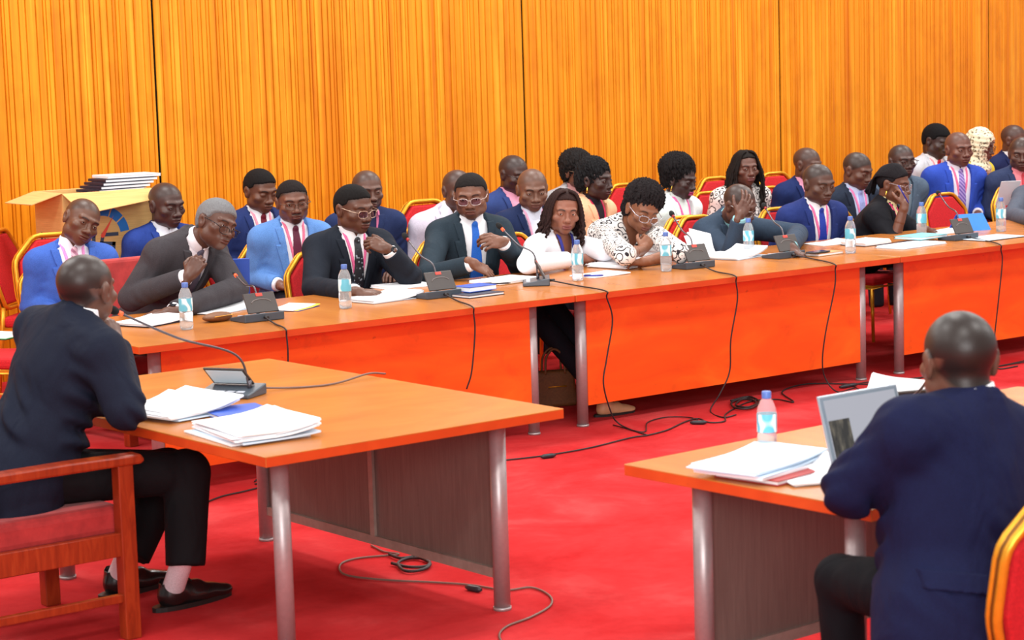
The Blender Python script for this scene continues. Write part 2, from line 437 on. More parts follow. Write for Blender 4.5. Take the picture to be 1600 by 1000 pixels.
GLASSMAT = []
def make_glasses(c, M, s, col, par, base, tint=None, rim=True, drop=0., wide=1.):
    fr = plain('spectacle frame %d %d %d' % col, col, .25, .6, .02); P = lambda *p: c+(np.array(p)*s)@M; mb = MB()
    lens = MATS['lens clear'] if tint is None else MATS['lens violet']; lm = MB()
    for q in (-1, 1):
        ring = [];
        for k in range(24):
            a = 2*math.pi*k/24; ca, sa = math.cos(a), math.sin(a)
            ex = math.copysign(abs(ca)**.7, ca)*.0265; ez = math.copysign(abs(sa)**.7, sa)*.0185
            ring.append(P(q*.034+ex, .112-.012*((abs(q*.034+ex)-.0)/.06)**2-drop*.25, -.004+ez-drop))
        mb.tube(ring, .0017*s, 6, closed=True); lm.add(ring, [tuple(range(24))], 0)
        mb.tube([P(q*.0605, .100-drop*.25, .004-drop), P(q*.080*wide, .085, .008-drop*.6), P(q*.083*wide, .01, .010), P(q*.082*wide, -.018, .0)], .0019*s, 6)
    mb.tube([P(-.008, .112-drop*.25, .002-drop), P(0, .1145-drop*.25, .005-drop), P(.008, .112-drop*.25, .002-drop)], .0018*s, 6)
    gl = mb.build('glasses', fr, par, base=base); lm.build('lens', lens, gl, base=base); return gl

def make_person(label, head, Y, ha, hp=0, hr=0, ta=None, lean=.10, lat=0., s=1.08, skin=(105, 66, 48), lips=None, fem=False, wide=1.07, lid=.42, gaze=(0, 0),
                hair=None, stub=((22, 18, 17), .55), hl='full', beard=None, brow=(24, 18, 16), glasses=None,
                jacket=None, shirt=(238, 238, 242), tie=None, lanyard=None, badge=False, v=(.085, .34, .015), R=None, L=None, bulk=1., sh=.190, sleeve=1.,
                trouser=(24, 25, 34), legs=True, knees=None, feet=None, shoes=None, watch=None, fine=True, neckoff=(0, 0, 0), hipz=.585, group=None, cuffs=True, hipxy=None, ear=None, shirtmat=None, neckline=None, folds=.0042, legw=1., patches=(), socks=None, tail=.12, extra=None):
    c = aty(head[0], head[1], Y) if not isinstance(head, np.ndarray) else head
    ta = ha if ta is None else ta; M = frame(ha, hp, hr); T0 = frame(ta)
    N = c-np.array([0, 0, .138*s])-T0[1]*.035-M[1]*.015+T0[0]*neckoff[0]+T0[1]*neckoff[1]+np.array([0, 0, neckoff[2]])
    if hipxy is not None: Pv = np.array([hipxy[0], hipxy[1], hipz])
    else: Pv = np.array([N[0], N[1], 0])-T0[1]*lean+T0[0]*lat; Pv[2] = hipz
    zt = nrm(N-Pv); yt = nrm(T0[1]-zt*(T0[1]@zt)); xt = np.cross(yt, zt); T = np.array([xt, yt, zt]); TP = lambda *p: N+np.array(p)@T
    base = np.array([Pv[0], Pv[1], 0.]); root = empty('person', base, 0, label, 'person', group)
    hv = .0036 if fine else .0044; bv = .0065 if fine else .0085
    b = bulk; Ht = np.linalg.norm(N-Pv)
    tors = [Ell(TP(0, .012, -.19), (.180*b, .122*b, .215), T, 0.), Ell(Pv+zt*.15+yt*.02, (.168*b, .138*b, .20), T, .05), Ell(Pv+zt*.0, (.175*b, .140*b, .13), T, .05)]
    if fem: tors += [Ell(TP(q*.075, .095, -.20), (.070, .060, .070), T, .03) for q in (-1, 1)]
    S = {}
    for q, nm in ((1, 'R'), (-1, 'L')):
        S[nm] = TP(q*sh, 0, -.075); tors += [Cap(TP(q*.06, -.005, -.06), S[nm], .070*b, .066*b, .05), Cap(TP(0, -.02, -.0), TP(q*.15, -.01, -.045), .050, .045, .04)]
    arms = {}
    for q, nm, sp in ((1, 'R', R), (-1, 'L', L)):
        if sp is None:
            E = S[nm]-zt*.24+xt*q*.045-T0[1]*.0; W = E+T0[1]*.20-xt*q*.10+np.array([0, 0, -.04]); W[2] = max(W[2], .62)
            sp = dict(E=E, W=W)
        E, W = np.array(sp['E'], float), np.array(sp['W'], float); arms[nm] = (E, W, sp)
    ar = .060*b; er = .050*b; wr = .036
    def arm_prims(nm, f=1., cut=.030):
        E, W, sp = arms[nm]; d = nrm(W-E); end = E+(W-E)*f-d*cut if f >= 1 else E+(W-E)*f
        re = er+(wr-er)*min(1., f)
        return [Cap(S[nm], E, ar, er, .035), CutCap(E, end, er, re, .012)]
    # ---- body: one continuous skin surface
    lo = c-.15*s; hi = c+.15*s; lo = np.minimum(lo, N-np.array([.17, .17, .12])); hi = np.maximum(hi, N+np.array([.17, .17, .02]))
    g = Grid(lo, hi, hv); put_head(g, head_prims(c, M, s, fem, wide, lid)); nr = (.046 if fem else .054)*s*(1+.4*(b-1))
    hb = c+(np.array([0, -.032, -.055])*s)@M
    g.put(Cap(hb, N+zt*.0, nr, nr*1.12, .022))
    for p in tors: g.put(p, -.006, k=.03)
    hm = g.mesh()
    cols = [head_colors(hm[0], c, M, s, skin, stub, brow, lips or tuple(int(q*.80+20*(i == 0)) for i, q in enumerate(skin)), beard, hl)]
    parts = [hm]
    pr = tors+arm_prims('R', 1., .02)+arm_prims('L', 1., .02); lo = np.min([p.box(.01)[0] for p in pr], 0); hi = np.max([p.box(.01)[1] for p in pr], 0)
    g = Grid(lo, hi, .013)
    for p in tors: g.put(p, -.008)
    for nm in 'RL':
        E, W, sp = arms[nm]; g.put(Cap(S[nm], E, ar-.012, er-.012, .03)); g.put(Cap(E, W, er-.012, .027, .012))
    bm_ = g.mesh(); parts.append(bm_); cols.append(np.tile(np.array(lin(skin))*np.array([1.14, 1.17, 1.20]), (len(bm_[0]), 1)))
    for nm in 'RL':
        E, W, sp = arms[nm]; d = nrm(W-E)
        hp_ = hand_prims(W+d*.005, sp.get('d', d), sp.get('n', (0, 0, 1)), nm == 'R', sp.get('c', .3), sp.get('s', 1.04*(.94 if fem else 1)), sp.get('sp', .25), sp.get('t', .35))
        hp_.append(Cap(E+(W-E)*.55, W+d*.012, .036, .027, .012))
        m = prims_mesh(hp_, .003 if fine else .0045); parts.append(m); cols.append(np.tile(np.array(lin(skin))*np.array([1.14, 1.17, 1.20]), (len(m[0]), 1)))
    if feet is not None and socks is None:
        for i, (K, F) in enumerate(zip(knees, feet)):
            m = prims_mesh([Cap(K, F, .045, .034, .01)], .008); parts.append(m); cols.append(np.tile(np.array(lin(skin))*np.array([1.14, 1.17, 1.20]), (len(m[0]), 1)))
    field_obj('body', parts, skin_mat(), root, base, np.concatenate(cols))
    # ---- eyes
    for q in (-1, 1):
        p = c+(np.array([q*.033*wide, .0748, .0004])*s)@M; Ge = frame(ha+gaze[0], hp+gaze[1], hr)
        Re = np.array([Ge[0], Ge[2], Ge[1]]); mb = MB(); mb.sphere(p, .0126*s, 16, 14, 0, Re)
        for i in range(len(mb.f)):
            if i < 16*2: mb.mi[i] = 1
        mb.build('eye', [MATS['eye white'], MATS['iris']], root, base=base)
    # ---- clothes
    front_lo = np.min([TP(x, y, z) for x in (-.17, .17) for y in (.0, .20) for z in (.07, -.48)], 0); front_hi = np.max([TP(x, y, z) for x in (-.17, .17) for y in (.0, .20) for z in (.07, -.48)], 0)
    wt, vd, wb = v
    def wfun(lz): t = np.clip(-lz/vd, 0, 1); return (wt*(1-t)+wb*t).astype(f32)
    skirt = [Ell(Pv-zt*.10-yt*.01, (.185*b, .158*b, .24), T, .06)] if tail > .2 else []
    def jacket_field(g, sleeves=True, infl=.016):
        for p in tors+skirt: g.put(p, infl)
        l = local(*g.xyz(), N, T); cutz = local(*g.xyz(), Pv, T)[2]+tail; g.a = smax(g.a, -cutz.astype(f32), .01)
        w = wfun(l[2]); V_ = np.maximum(np.maximum(np.abs(l[0])-w, -l[1]+.0), -l[2]-vd)
        g.a = smax(g.a, -V_, .004)
        for k in range(7):                                           # collar round the back of the neck
            a0, a1 = math.radians(-15+30*k), math.radians(15+30*k)
            pt = lambda a: TP(math.cos(a)*.083, -math.sin(a)*.078+.004, .012+.020*max(0, math.sin(a)))
            g.put(Cap(pt(a0), pt(a1), .016, .016, .012))
            up = lambda a: TP(math.cos(a)*.076, -math.sin(a)*.074+.004, .012+.042*max(0, math.sin(a))); g.put(Cap(up(a0), up(a1), .012, .012, .010))
        g.put(Cap(N-zt*.02+yt*.03, c+(np.array([0, -.02, -.06])*s)@M, .069, .066, 0.), op='s', k=.005)
        if sleeves:
            for nm in 'RL':
                for p in arm_prims(nm, sleeve): g.put(p, infl)
            if folds:                                                # creases at the elbows, armpits and waist
                X, Y_, Z_ = g.xyz(); wgt = 1.25*np.exp(-((l[2]+.40)/.10)**2)*(l[2] < -.2)
                for nm in 'RL':
                    for q, rad, am in ((arms[nm][0], .11, 1.1), (S[nm]-zt*.08, .10, .8)): wgt = wgt+am*np.exp(-((X-f32(q[0]))**2+(Y_-f32(q[1]))**2+(Z_-f32(q[2]))**2)/f32(rad*rad))
                ph = l[2]*84+4.2*np.sin(l[0]*8+1)+3.2*np.sin(l[1]*10+l[2]*6)+l[0]*38
                g.a = (g.a+f32(folds)*wgt*np.sin(ph)*np.clip(.35+.8*np.sin(l[0]*19+l[1]*15+l[2]*9), 0, 1)).astype(f32)
        return g
    pr = tors+skirt+arm_prims('R', sleeve)+arm_prims('L', sleeve)
    lo = np.min([p.box(.03)[0] for p in pr], 0); hi = np.max([p.box(.05)[1] for p in pr], 0)
    tors_base = list(tors)
    if jacket is not None:
        jm = jacket if not isinstance(jacket, tuple) else fabric('suit cloth %d %d %d' % jacket, jacket)
        g = Grid(lo, hi, bv); jacket_field(g)
        jk = field_obj('jacket', [g.mesh()], jm, root, base)
        g = Grid(front_lo, front_hi, .004)
        for p in tors: g.put(p, .016)
        l = local(*g.xyz(), N, T); w = wfun(l[2]); ax_ = np.abs(l[0])
        lw = np.clip((l[2]+vd)/(vd-.10), 0, 1)**.8*.052; lw = np.where(l[2] > -.085, np.where(l[2] > -.070, .034+.1*(l[2]+.07), .030), lw+.004)       # notch between collar and lapel
        lm = np.maximum(np.maximum(w-.004-ax_, ax_-w-lw), np.maximum(-l[1]+.0, np.maximum(-l[2]-vd, l[2]-.012)))
        g.a = np.maximum(np.maximum(g.a-.0095, -(g.a+.008)), lm).astype(f32)
        field_obj('lapels', [g.mesh()], jm, jk, base)
        for (nm, x0, x1, z0, z1, sd) in patches:                      # flaps and vents lying on the cloth
            ce = TP((x0+x1)/2, sd*.12, (z0+z1)/2); g = Grid(ce-.16, ce+.16, .004)
            for p in tors+skirt: g.put(p, .016)
            l = local(*g.xyz(), N, T); m = np.maximum(np.maximum(l[0]-x1, x0-l[0]), np.maximum(np.maximum(l[2]-z1, z0-l[2]), -l[1]*sd))
            g.a = np.maximum(np.maximum(g.a-.008, -(g.a+.008)), m).astype(f32); field_obj(nm, [g.mesh()], jm, jk, base)
    sm = shirtmat or fabric('shirt cloth %d %d %d' % shirt, shirt, rough=.8, fold=.35, weave=420, var=.05)
    g = Grid(lo, hi, .0075 if jacket is None else .009)
    for p in tors: g.put(p, .0 if jacket is not None else .008)
    if jacket is None:
        cutz = local(*g.xyz(), Pv, T)[2]+tail; g.a = smax(g.a, -cutz.astype(f32), .01)
        if neckline:
            l = local(*g.xyz(), N, T); w = neckline[0]*np.clip(1+l[2]/neckline[1], 0, 1); V_ = np.maximum(np.abs(l[0])-w, -l[1]); V_ = np.where(l[2] > -neckline[1], V_, .1)
            g.a = smax(g.a, -V_.astype(f32), .006); g.put(Cap(N-zt*.02, c+(np.array([0, -.02, -.06])*s)@M, .070, .066, 0.), op='s', k=.006)
        for nm in 'RL':
            for p in arm_prims(nm, sleeve): g.put(p, .010)
        sp_parts = [g.mesh()]
    else:
        sp_parts = [g.mesh()]
    if neckline is None:                                              # collar with a small opening at the front
        g = Grid(N-.14, N+.14, .004); nd = nrm(hb-N)
        g.put(CutCap(N-nd*.04, N+nd*.064, nr*1.12+.014, nr*1.0+.010, 0.)); g.put(CutCap(N+nd*.03, N+nd*.11, nr+.003, nr+.003, 0.), op='s', k=.002)
        l = local(*g.xyz(), N, T); V_ = np.maximum(np.abs(l[0])-np.clip((l[2]-.018)*.55, 0, .03), -l[1]); g.a = smax(g.a, -V_.astype(f32), .003)
        sp_parts.append(g.mesh())
    cuff_parts = []
    if cuffs and jacket is not None and sleeve >= 1:
        for nm in 'RL':
            E, W, sp = arms[nm]; d = nrm(W-E); cuff_parts.append(prims_mesh([CutCap(W-d*.09, W-d*.008, wr+.009, wr+.006, 0.)], .004))
    so = field_obj('shirt' if not fem or jacket is not None else 'blouse', sp_parts, sm, root, base)
    for cp in cuff_parts: field_obj('cuff', [cp], sm, so, base)
    if tie is not None:
        g = Grid(front_lo, front_hi, .0045)
        for p in tors_base: g.put(p, .0)
        l = local(*g.xyz(), N, T); hw = .018+.030*np.clip(-l[2]/.36, 0, 1)
        m = np.maximum(np.maximum(np.abs(l[0])-hw, -l[1]+.02), np.maximum(l[2]-.004, -l[2]-.40))
        g.a = smax(np.maximum(g.a-.010, -(g.a+.010)), m.astype(f32), .003)
        g.put(Ell(TP(0, nr+.024, .006), (.0185, .011, .020), T, .008))
        tm = tie if not isinstance(tie, tuple) else fabric('tie silk %d %d %d' % tie, tie, rough=.45, fold=.1)
        field_obj('tie', [g.mesh()], tm, root, base)
    if lanyard is not None:
        g = Grid(front_lo, front_hi, .004); g2 = Grid(front_lo, front_hi, .004)
        for p in tors_base: g.put(p, .0 if jacket is not None else .008)
        if jacket is not None: jacket_field(g2, False); surf = np.minimum(g.a, g2.a)
        else: surf = g.a
        l = local(*g.xyz(), N, T); zb = -.30; cx = .056*np.clip((l[2]-zb)/(.0-zb), 0, 1.1)
        m = np.maximum(np.maximum(np.abs(np.abs(l[0])-cx)-.0085, -l[1]+.01), np.maximum(zb-l[2], l[2]-.035))
        g.a = np.maximum(np.maximum(surf-.006, -(surf+.006)), m).astype(f32)
        lm = lanyard if not isinstance(lanyard, tuple) else fabric('lanyard ribbon %d %d %d' % lanyard, lanyard, rough=.5, fold=.05)
        lo_ = field_obj('lanyard', [g.mesh()], lm, root, base)
        if badge and lo_ is not None:
            sl = np.where((np.abs(l[0]) < .01) & (np.abs(l[2]+.34) < .01), surf, 9); sl = np.where(np.broadcast_to(l[1], sl.shape) > 0, np.abs(sl), 9)
            i = np.unravel_index(np.argmin(sl), sl.shape); p = np.array([g.ax[k][i[k]] for k in range(3)])
            MB().box(p+yt*.008-zt*.0, (.062, .004, .092), T).build('badge', plain('badge card', (225, 226, 232), .35), lo_, bevel=.001, base=base)
    if extra: extra(root, base, N, T, TP, c, M, s, arms)
    if hair is not None: make_hair(hair[0], c, M, s, hair[1], root, base, wide, hl, fine=.0042 if fine else .0052, **(hair[2] if len(hair) > 2 else {}))
    if glasses is not None: make_glasses(c, M, s, glasses[0], root, base, *glasses[1:2], drop=glasses[2] if len(glasses) > 2 else 0., wide=wide)
    if ear is not None:
        mb = MB()
        for q in (-1, 1): mb.tube([c+(np.array(p)*s)@M for p in ((q*.083, -.006, -.040), (q*.086, -.006, -.060), (q*.085, -.006, -.075))], .004*s, 8)
        mb.build('earrings', plain('earring gold', ear, .25, .9), root, base=base)
    if watch:
        E, W, sp = arms[watch]; d = nrm(W-E); mb = MB(); o = W-d*.012; n_ = np.array(sp.get('n', (0, 0, 1)), float); n_ = nrm(n_-d*(n_@d)); x_ = np.cross(d, n_)
        mb.tube([o+(x_*math.cos(t)+n_*math.sin(t))*.0335 for t in np.linspace(0, 2*math.pi, 20)[:-1]], .006, 6, closed=True)
        wt_ = mb.build('watch', plain('watch strap', (25, 24, 26), .4), root, base=base)
        fm = MB(); fm.tube([o+n_*.030, o+n_*.041], .019, 18); fm.build('watch_face', plain('watch face', (45, 46, 52), .15, .5), wt_, base=base)
    # ---- legs
    if legs:
        tr = trouser if not isinstance(trouser, tuple) else fabric('trouser cloth %d %d %d' % trouser, trouser)
        lf = frame(ta if hipxy is None else ta)[1]; pr = [Ell(Pv-zt*.01, (.168*b, .135*b, .115), T, .05)]
        K = knees or [Pv+lf*.43+T0[0]*q*.10+np.array([0, 0, -.02]) for q in (1, -1)]; F = feet or [k+lf*.03+np.array([0, 0, .10-k[2]]) for k in K]
        for q, k, a in zip((1, -1), K, F):
            hj = Pv+T0[0]*q*.085; k = np.array(k, float); a = np.array(a, float)
            pr += [Cap(hj, k, .088*b, .068*(.5+.5*legw), .04), CutCap(k, a, .066*legw, .055*legw, .02)]
        field_obj('trousers', [prims_mesh(pr, .011 if shoes else .016, .03)], tr, root, base)
        if socks:
            sk_ = fabric('sock cotton', socks, rough=.9, fold=.1)
            for a, ft in zip(F, shoes): field_obj('sock', [prims_mesh([Cap(np.array(a)+np.array([0, 0, .05]), np.array([ft[0], ft[1], .075]), .040, .042, 0.)], .006)], sk_, root, base)
        if shoes:
            for (x, y, az) in shoes: make_shoe(root, base, x, y, az, MATS['shoe leather'])
    return root
def make_shoe(root, base, x, y, az, m, sc=1.14):
    Fm = frame(az); P = lambda a, b_, e: np.array([x, y, 0.])+(np.array([a, b_, 0])*sc)@Fm+np.array([0, 0, e*sc])
    pr = [Ell(P(0, .0, .042), np.array([.040, .055, .045])*sc, Fm, 0.), Ell(P(0, .10, .034), np.array([.047, .085, .034])*sc, Fm, .03), Ell(P(0, .175, .026), np.array([.036, .06, .024])*sc, Fm, .02),
          Cap(P(0, -.005, .05), P(0, -.005, .085), .042*sc, .043*sc, .02), Cap(P(0, .03, .06), P(0, .09, .055), .030*sc, .028*sc, .02)]
    lo = np.min([p.box(.01)[0] for p in pr], 0); hi = np.max([p.box(.01)[1] for p in pr], 0); g = Grid(lo, hi, .005)
    for p in pr: g.put(p)
    Z = g.xyz()[2]; g.a = smax(g.a, (.012-Z).astype(f32)+g.a*0, .004)
    g.put(Cap(P(0, -.008, .085), P(0, -.012, .14), .036*sc, .040*sc, 0.), op='s', k=.004)
    sh = field_obj('shoe', [g.mesh()], m, root, base); ol = [(.043*math.sin(t)*(1+.12*math.cos(t)), .075+.158*-math.cos(t)) for t in np.linspace(0, 2*math.pi, 28)[:-1]]
    mb = MB(); vs = [P(a, b_, e) for e in (.0005, .016) for a, b_ in ol]; n = len(ol)
    mb.add(vs, [tuple(range(n))[::-1], tuple(range(n, 2*n))]+[(i, (i+1) % n, n+(i+1) % n, n+i) for i in range(n)]); mb.build('sole', plain('shoe sole', (20, 17, 16), .5), sh, base=base)
    lc = MB()
    for k in range(4): lc.tube([P(-.018, .045+.016*k, .089-.006*k), P(0, .05+.016*k, .094-.006*k), P(.018, .045+.016*k, .089-.006*k)], .0022*sc, 6)
    lc.build('laces', plain('shoe lace', (14, 13, 14), .7), sh, base=base); return sh
# ------------------------------------------------------------------ shared materials
def build_materials():
    # varnished wall slats
    t = NT('wall timber'); v = t.coord((14.5, .0, .22)); n = t.noise(v, 1.6, 2, .5); vw = t.coord((70, 40, 2.2)); g = t.noise(vw, 1., 5, .6, .6); v3 = t.coord((2.5, 1, 1.6)); kn = t.noise(v3, 2.2, 3, .6)
    c = t.ramp(n, [(.28, lin((204, 110, 10))), (.42, lin((218, 132, 18))), (.58, lin((228, 146, 26))), (.74, lin((240, 172, 50)))])
    c = t.mix(.55, c, t.ramp(g, [(.32, (.80, .70, .58)), (.58, (1, 1, 1))]), 'MULTIPLY'); c = t.mix(.5, c, t.ramp(kn, [(.33, (.82, .74, .62)), (.52, (1, 1, 1))]), 'MULTIPLY')
    t.set(Base_Color=c, Roughness=.34); t.b.inputs['Specular IOR Level'].default_value = .35; t.bump(g, .06, .003); MATS['timber'] = t.m
    t = NT('wall joint'); t.set(Base_Color=lin((40, 20, 8)), Roughness=.8); MATS['joint'] = t.m
    # carpet
    t = NT('red carpet'); v = t.coord(); n = t.noise(v, 320, 3, .7); big = t.noise(v, 1.7, 4, .6, .5); sp = t.noise(v, 26, 3, .7)
    c = t.ramp(big, [(.30, lin((190, 40, 42))), (.55, lin((206, 58, 60))), (.75, lin((218, 84, 84)))])
    c = t.mix(.45, c, t.ramp(n, [(.3, (.55, .5, .5)), (.65, (1, 1, 1))]), 'MULTIPLY'); c = t.mix(.25, c, t.ramp(sp, [(.35, (.7, .6, .6)), (.6, (1, 1, 1))]), 'MULTIPLY')
    t.set(Base_Color=c, Roughness=1.); t.b.inputs['Specular IOR Level'].default_value = .02; t.bump(n, .5, .004); MATS['carpet'] = t.m
    # laminates
    def lam(key, a, b, c_, scale, rough, stain=.3):
        t = NT(key); v = t.coord(scale); n = t.noise(v, 3.0, 5, .6, 1.0); v2 = t.coord((1, 1, 1)); s_ = t.noise(v2, 5.5, 5, .65, .4); sp = t.noise(v2, 24, 2, .5)
        c = t.ramp(n, [(.28, lin(a)), (.5, lin(b)), (.74, lin(c_))]); c = t.mix(stain, c, t.ramp(s_, [(.26, (.45, .32, .25)), (.42, (1, 1, 1))]), 'MULTIPLY')
        c = t.mix(.5, c, t.ramp(sp, [(.20, (.4, .3, .25)), (.245, (1, 1, 1))]), 'MULTIPLY')
        t.set(Base_Color=c, Roughness=rough); t.b.inputs['Specular IOR Level'].default_value = .5; t.bump(n, .03, .002); MATS[key] = t.m
    lam('table top laminate', (170, 98, 38), (184, 111, 46), (196, 123, 54), (1.2, .35, 1), .26, .12)
    lam('table edge laminate', (186, 62, 20), (200, 70, 24), (210, 82, 30), (1, 1, 1), .35, .15)
    lam('modesty laminate', (222, 72, 2), (238, 84, 4), (246, 102, 16), (.5, .5, 1.6), .42, .35)
    lam('grey laminate', (96, 80, 74), (106, 90, 83), (116, 99, 91), (40, 40, 1.5), .45, .1)
    lam('chair timber', (118, 36, 14), (142, 46, 18), (160, 60, 26), (2, 14, 2), .3, .15)
    plain('leg metal', (170, 160, 160), .42, .55, .05, 60); MATS['leg metal'] = MATS['leg metal']
    plain('gold frame', (226, 160, 40), .34, .55, .08, 40)
    plain('dark gold frame', (120, 76, 18), .4, .5, .1)
    t = NT('red upholstery'); v = t.coord(); n = t.noise(v, 140, 3); v4 = t.node('ShaderNodeTexVoronoi'); v4.inputs['Scale'].default_value = 75; t.link(v, v4.inputs['Vector'])
    c = t.ramp(n, [(.3, lin((176, 12, 22))), (.7, lin((208, 24, 34)))]); c = t.mix(.35, c, t.ramp(v4.outputs['Distance'], [(.1, (1.0, .8, .5)), (.35, (1, 1, 1))]), 'MULTIPLY')
    t.set(Base_Color=c, Roughness=.85, Sheen_Weight=.0); t.bump(n, .25, .003); MATS['red upholstery'] = t.m
    t = NT('red velvet'); v = t.coord(); n = t.noise(v, 14, 4, .6); c = t.ramp(n, [(.3, lin((146, 26, 26))), (.7, lin((180, 44, 42)))])
    t.set(Base_Color=c, Roughness=.75, Sheen_Weight=.12); t.bump(n, .15, .006); MATS['red velvet'] = t.m
    plain('black plastic', (38, 40, 46), .4, 0, .08); plain('console grey', (66, 74, 84), .35, 0, .06); plain('flap back', (62, 54, 52), .4, 0, .06)
    plain('foam', (16, 16, 18), .95, 0, .2, 300, .4); plain('stem metal', (96, 92, 98), .35, .7, .05); plain('cable rubber', (30, 20, 22), .55, 0, .05)
    plain('grey cable', (112, 84, 74), .5, 0, .05)
    plain('paper', (244, 244, 248), .8, 0, .012, 8); plain('pale blue paper', (206, 224, 240), .75, 0, .02, 8); plain('blue card', (40, 84, 186), .5, 0, .05); plain('teal card', (120, 196, 208), .5, 0, .05)
    plain('bright blue card', (46, 126, 214), .4, 0, .05); plain('navy card', (24, 28, 54), .5, 0, .05); plain('yellow paper', (240, 208, 60), .7, 0, .03); plain('brown leather', (112, 66, 30), .55, 0, .2, 80, .2)
    plain('tan card', (204, 150, 96), .6, 0, .05); plain('green card', (46, 170, 90), .6, 0, .04); plain('wire', (60, 62, 80), .35, .7, .02); plain('red card', (168, 44, 40), .55, 0, .05); plain('pen black', (24, 24, 34), .3, 0, .02)
    plain('pen blue', (30, 40, 150), .3, 0, .02); plain('shoe leather', (26, 20, 20), .24, 0, .1, 60); plain('beige leather', (214, 168, 124), .45, 0, .05)
    t = NT('carton'); v = t.coord((1, 1, 30)); n = t.noise(v, 6, 3); c = t.ramp(n, [(.3, lin((206, 160, 96))), (.7, lin((222, 178, 112)))]); t.set(Base_Color=c, Roughness=.8); MATS['carton'] = t.m
    t = NT('carton print'); t.set(Base_Color=lin((30, 110, 190)), Roughness=.6); MATS['print blue'] = t.m
    t = NT('carton letters'); t.set(Base_Color=lin((52, 62, 84)), Roughness=.6); MATS['print navy'] = t.m
    t = NT('carton needle'); t.set(Base_Color=lin((222, 74, 52)), Roughness=.6); MATS['print red'] = t.m
    # clear things
    t = NT('clear plastic'); t.set(Base_Color=(.93, .97, 1.), Roughness=.08, Transmission_Weight=.80, IOR=1.06); t.b.inputs['Specular IOR Level'].default_value = .7; MATS['clear plastic'] = t.m
    t = NT('water'); t.set(Base_Color=(.93, .97, 1.), Roughness=.0, Transmission_Weight=.92, IOR=1.08); MATS['water'] = t.m
    t = NT('bottle label'); v = t.coord(); w = t.node('ShaderNodeTexWave'); w.inputs['Scale'].default_value = 9; w.inputs['Distortion'].default_value = 6; w.inputs['Detail'].default_value = 1; w.inputs['Detail Scale'].default_value = 1.5; t.link(v, w.inputs['Vector'])
    t.set(Base_Color=t.ramp(w.outputs['Fac'], [(.35, lin((104, 190, 214))), (.6, lin((176, 222, 236))), (.85, lin((244, 248, 250)))]), Roughness=.35); MATS['bottle label'] = t.m
    plain('bottle cap', (86, 118, 190), .4, 0, .04)
    for nm, col in (('lens clear', (.97, .97, .98)), ('lens violet', (.50, .36, .86))):
        t = NT(nm); t.set(Base_Color=col, Roughness=.03, Transmission_Weight=1., IOR=1.02, Alpha=.35 if nm == 'lens clear' else .75); MATS[nm] = t.m
    plain('eye white', (206, 196, 186), .25, 0, .03); plain('iris', (22, 14, 11), .12, 0, .05)
    # patterned cloth
    t = NT('swirl print cloth'); v = t.coord(); vo = t.node('ShaderNodeTexVoronoi'); vo.inputs['Scale'].default_value = 22; vo.inputs['Randomness'].default_value = .75; t.link(v, vo.inputs['Vector'])
    m = t.node('ShaderNodeMath', operation='SINE'); m2 = t.node('ShaderNodeMath', operation='MULTIPLY'); m2.inputs[1].default_value = 17.; t.link(vo.outputs['Distance'], m2.inputs[0])
    n = t.noise(v, 16, 1); m3 = t.node('ShaderNodeMath', operation='MULTIPLY_ADD'); m3.inputs[1].default_value = 9.; t.link(n, m3.inputs[0]); t.link(m2.outputs[0], m3.inputs[2]); t.link(m3.outputs[0], m.inputs[0])
    t.set(Base_Color=t.ramp(m.outputs[0], [(.46, lin((236, 230, 226))), (.54, lin((26, 20, 30)))]), Roughness=.75); MATS['swirl'] = t.m
    t = NT('leopard cloth'); v = t.coord(); vo = t.node('ShaderNodeTexVoronoi'); vo.inputs['Scale'].default_value = 42; t.link(v, vo.inputs['Vector']); n = t.noise(v, 60, 2)
    c = t.ramp(vo.outputs['Distance'], [(.22, lin((150, 126, 90))), (.30, lin((34, 34, 26))), (.40, lin((34, 34, 26))), (.47, lin((222, 212, 180)))]); c = t.mix(t.ramp(n, [(.50, (0, 0, 0)), (.54, (1, 1, 1))]), c, lin((226, 218, 188)))
    t.set(Base_Color=c, Roughness=.7); MATS['leopard'] = t.m
    t = NT('spotted blouse cloth'); v = t.coord(); vo = t.node('ShaderNodeTexVoronoi'); vo.inputs['Scale'].default_value = 30; t.link(v, vo.inputs['Vector'])
    t.set(Base_Color=t.ramp(vo.outputs['Distance'], [(.3, lin((30, 26, 30))), (.36, lin((236, 222, 170)))]), Roughness=.7); MATS['spotted'] = t.m
    for key, a, b, sc_, rot in (('striped tie silk', (222, 180, 196), (176, 120, 146), 60, .7), ('dark dotted tie silk', (30, 32, 40), (150, 160, 170), 0, 0), ('purple striped tie silk', (110, 84, 168), (170, 148, 210), 90, .7)):
        t = NT(key)
        if sc_:
            tc = t.node('ShaderNodeTexCoord'); mp = t.node('ShaderNodeMapping'); mp.inputs['Rotation'].default_value = (0, rot, 0); t.link(tc.outputs['Object'], mp.inputs['Vector'])
            w = t.node('ShaderNodeTexWave'); w.inputs['Scale'].default_value = sc_/6.; t.link(mp.outputs['Vector'], w.inputs['Vector']); c = t.ramp(w.outputs['Fac'], [(.45, lin(a)), (.6, lin(b))])
        else:
            v = t.coord(); vo = t.node('ShaderNodeTexVoronoi'); vo.inputs['Scale'].default_value = 48; t.link(v, vo.inputs['Vector']); c = t.ramp(vo.outputs['Distance'], [(.22, lin(b)), (.30, lin(a))])
        t.set(Base_Color=c, Roughness=.45); MATS[key] = t.m
    t = NT('laptop picture'); v = t.coord((1, 1, 1), 'UV'); sx = t.node('ShaderNodeSeparateXYZ'); t.link(v, sx.inputs['Vector'])
    t.set(Base_Color=(.02, .02, .02), Roughness=.15); MATS['screen glass'] = t.m
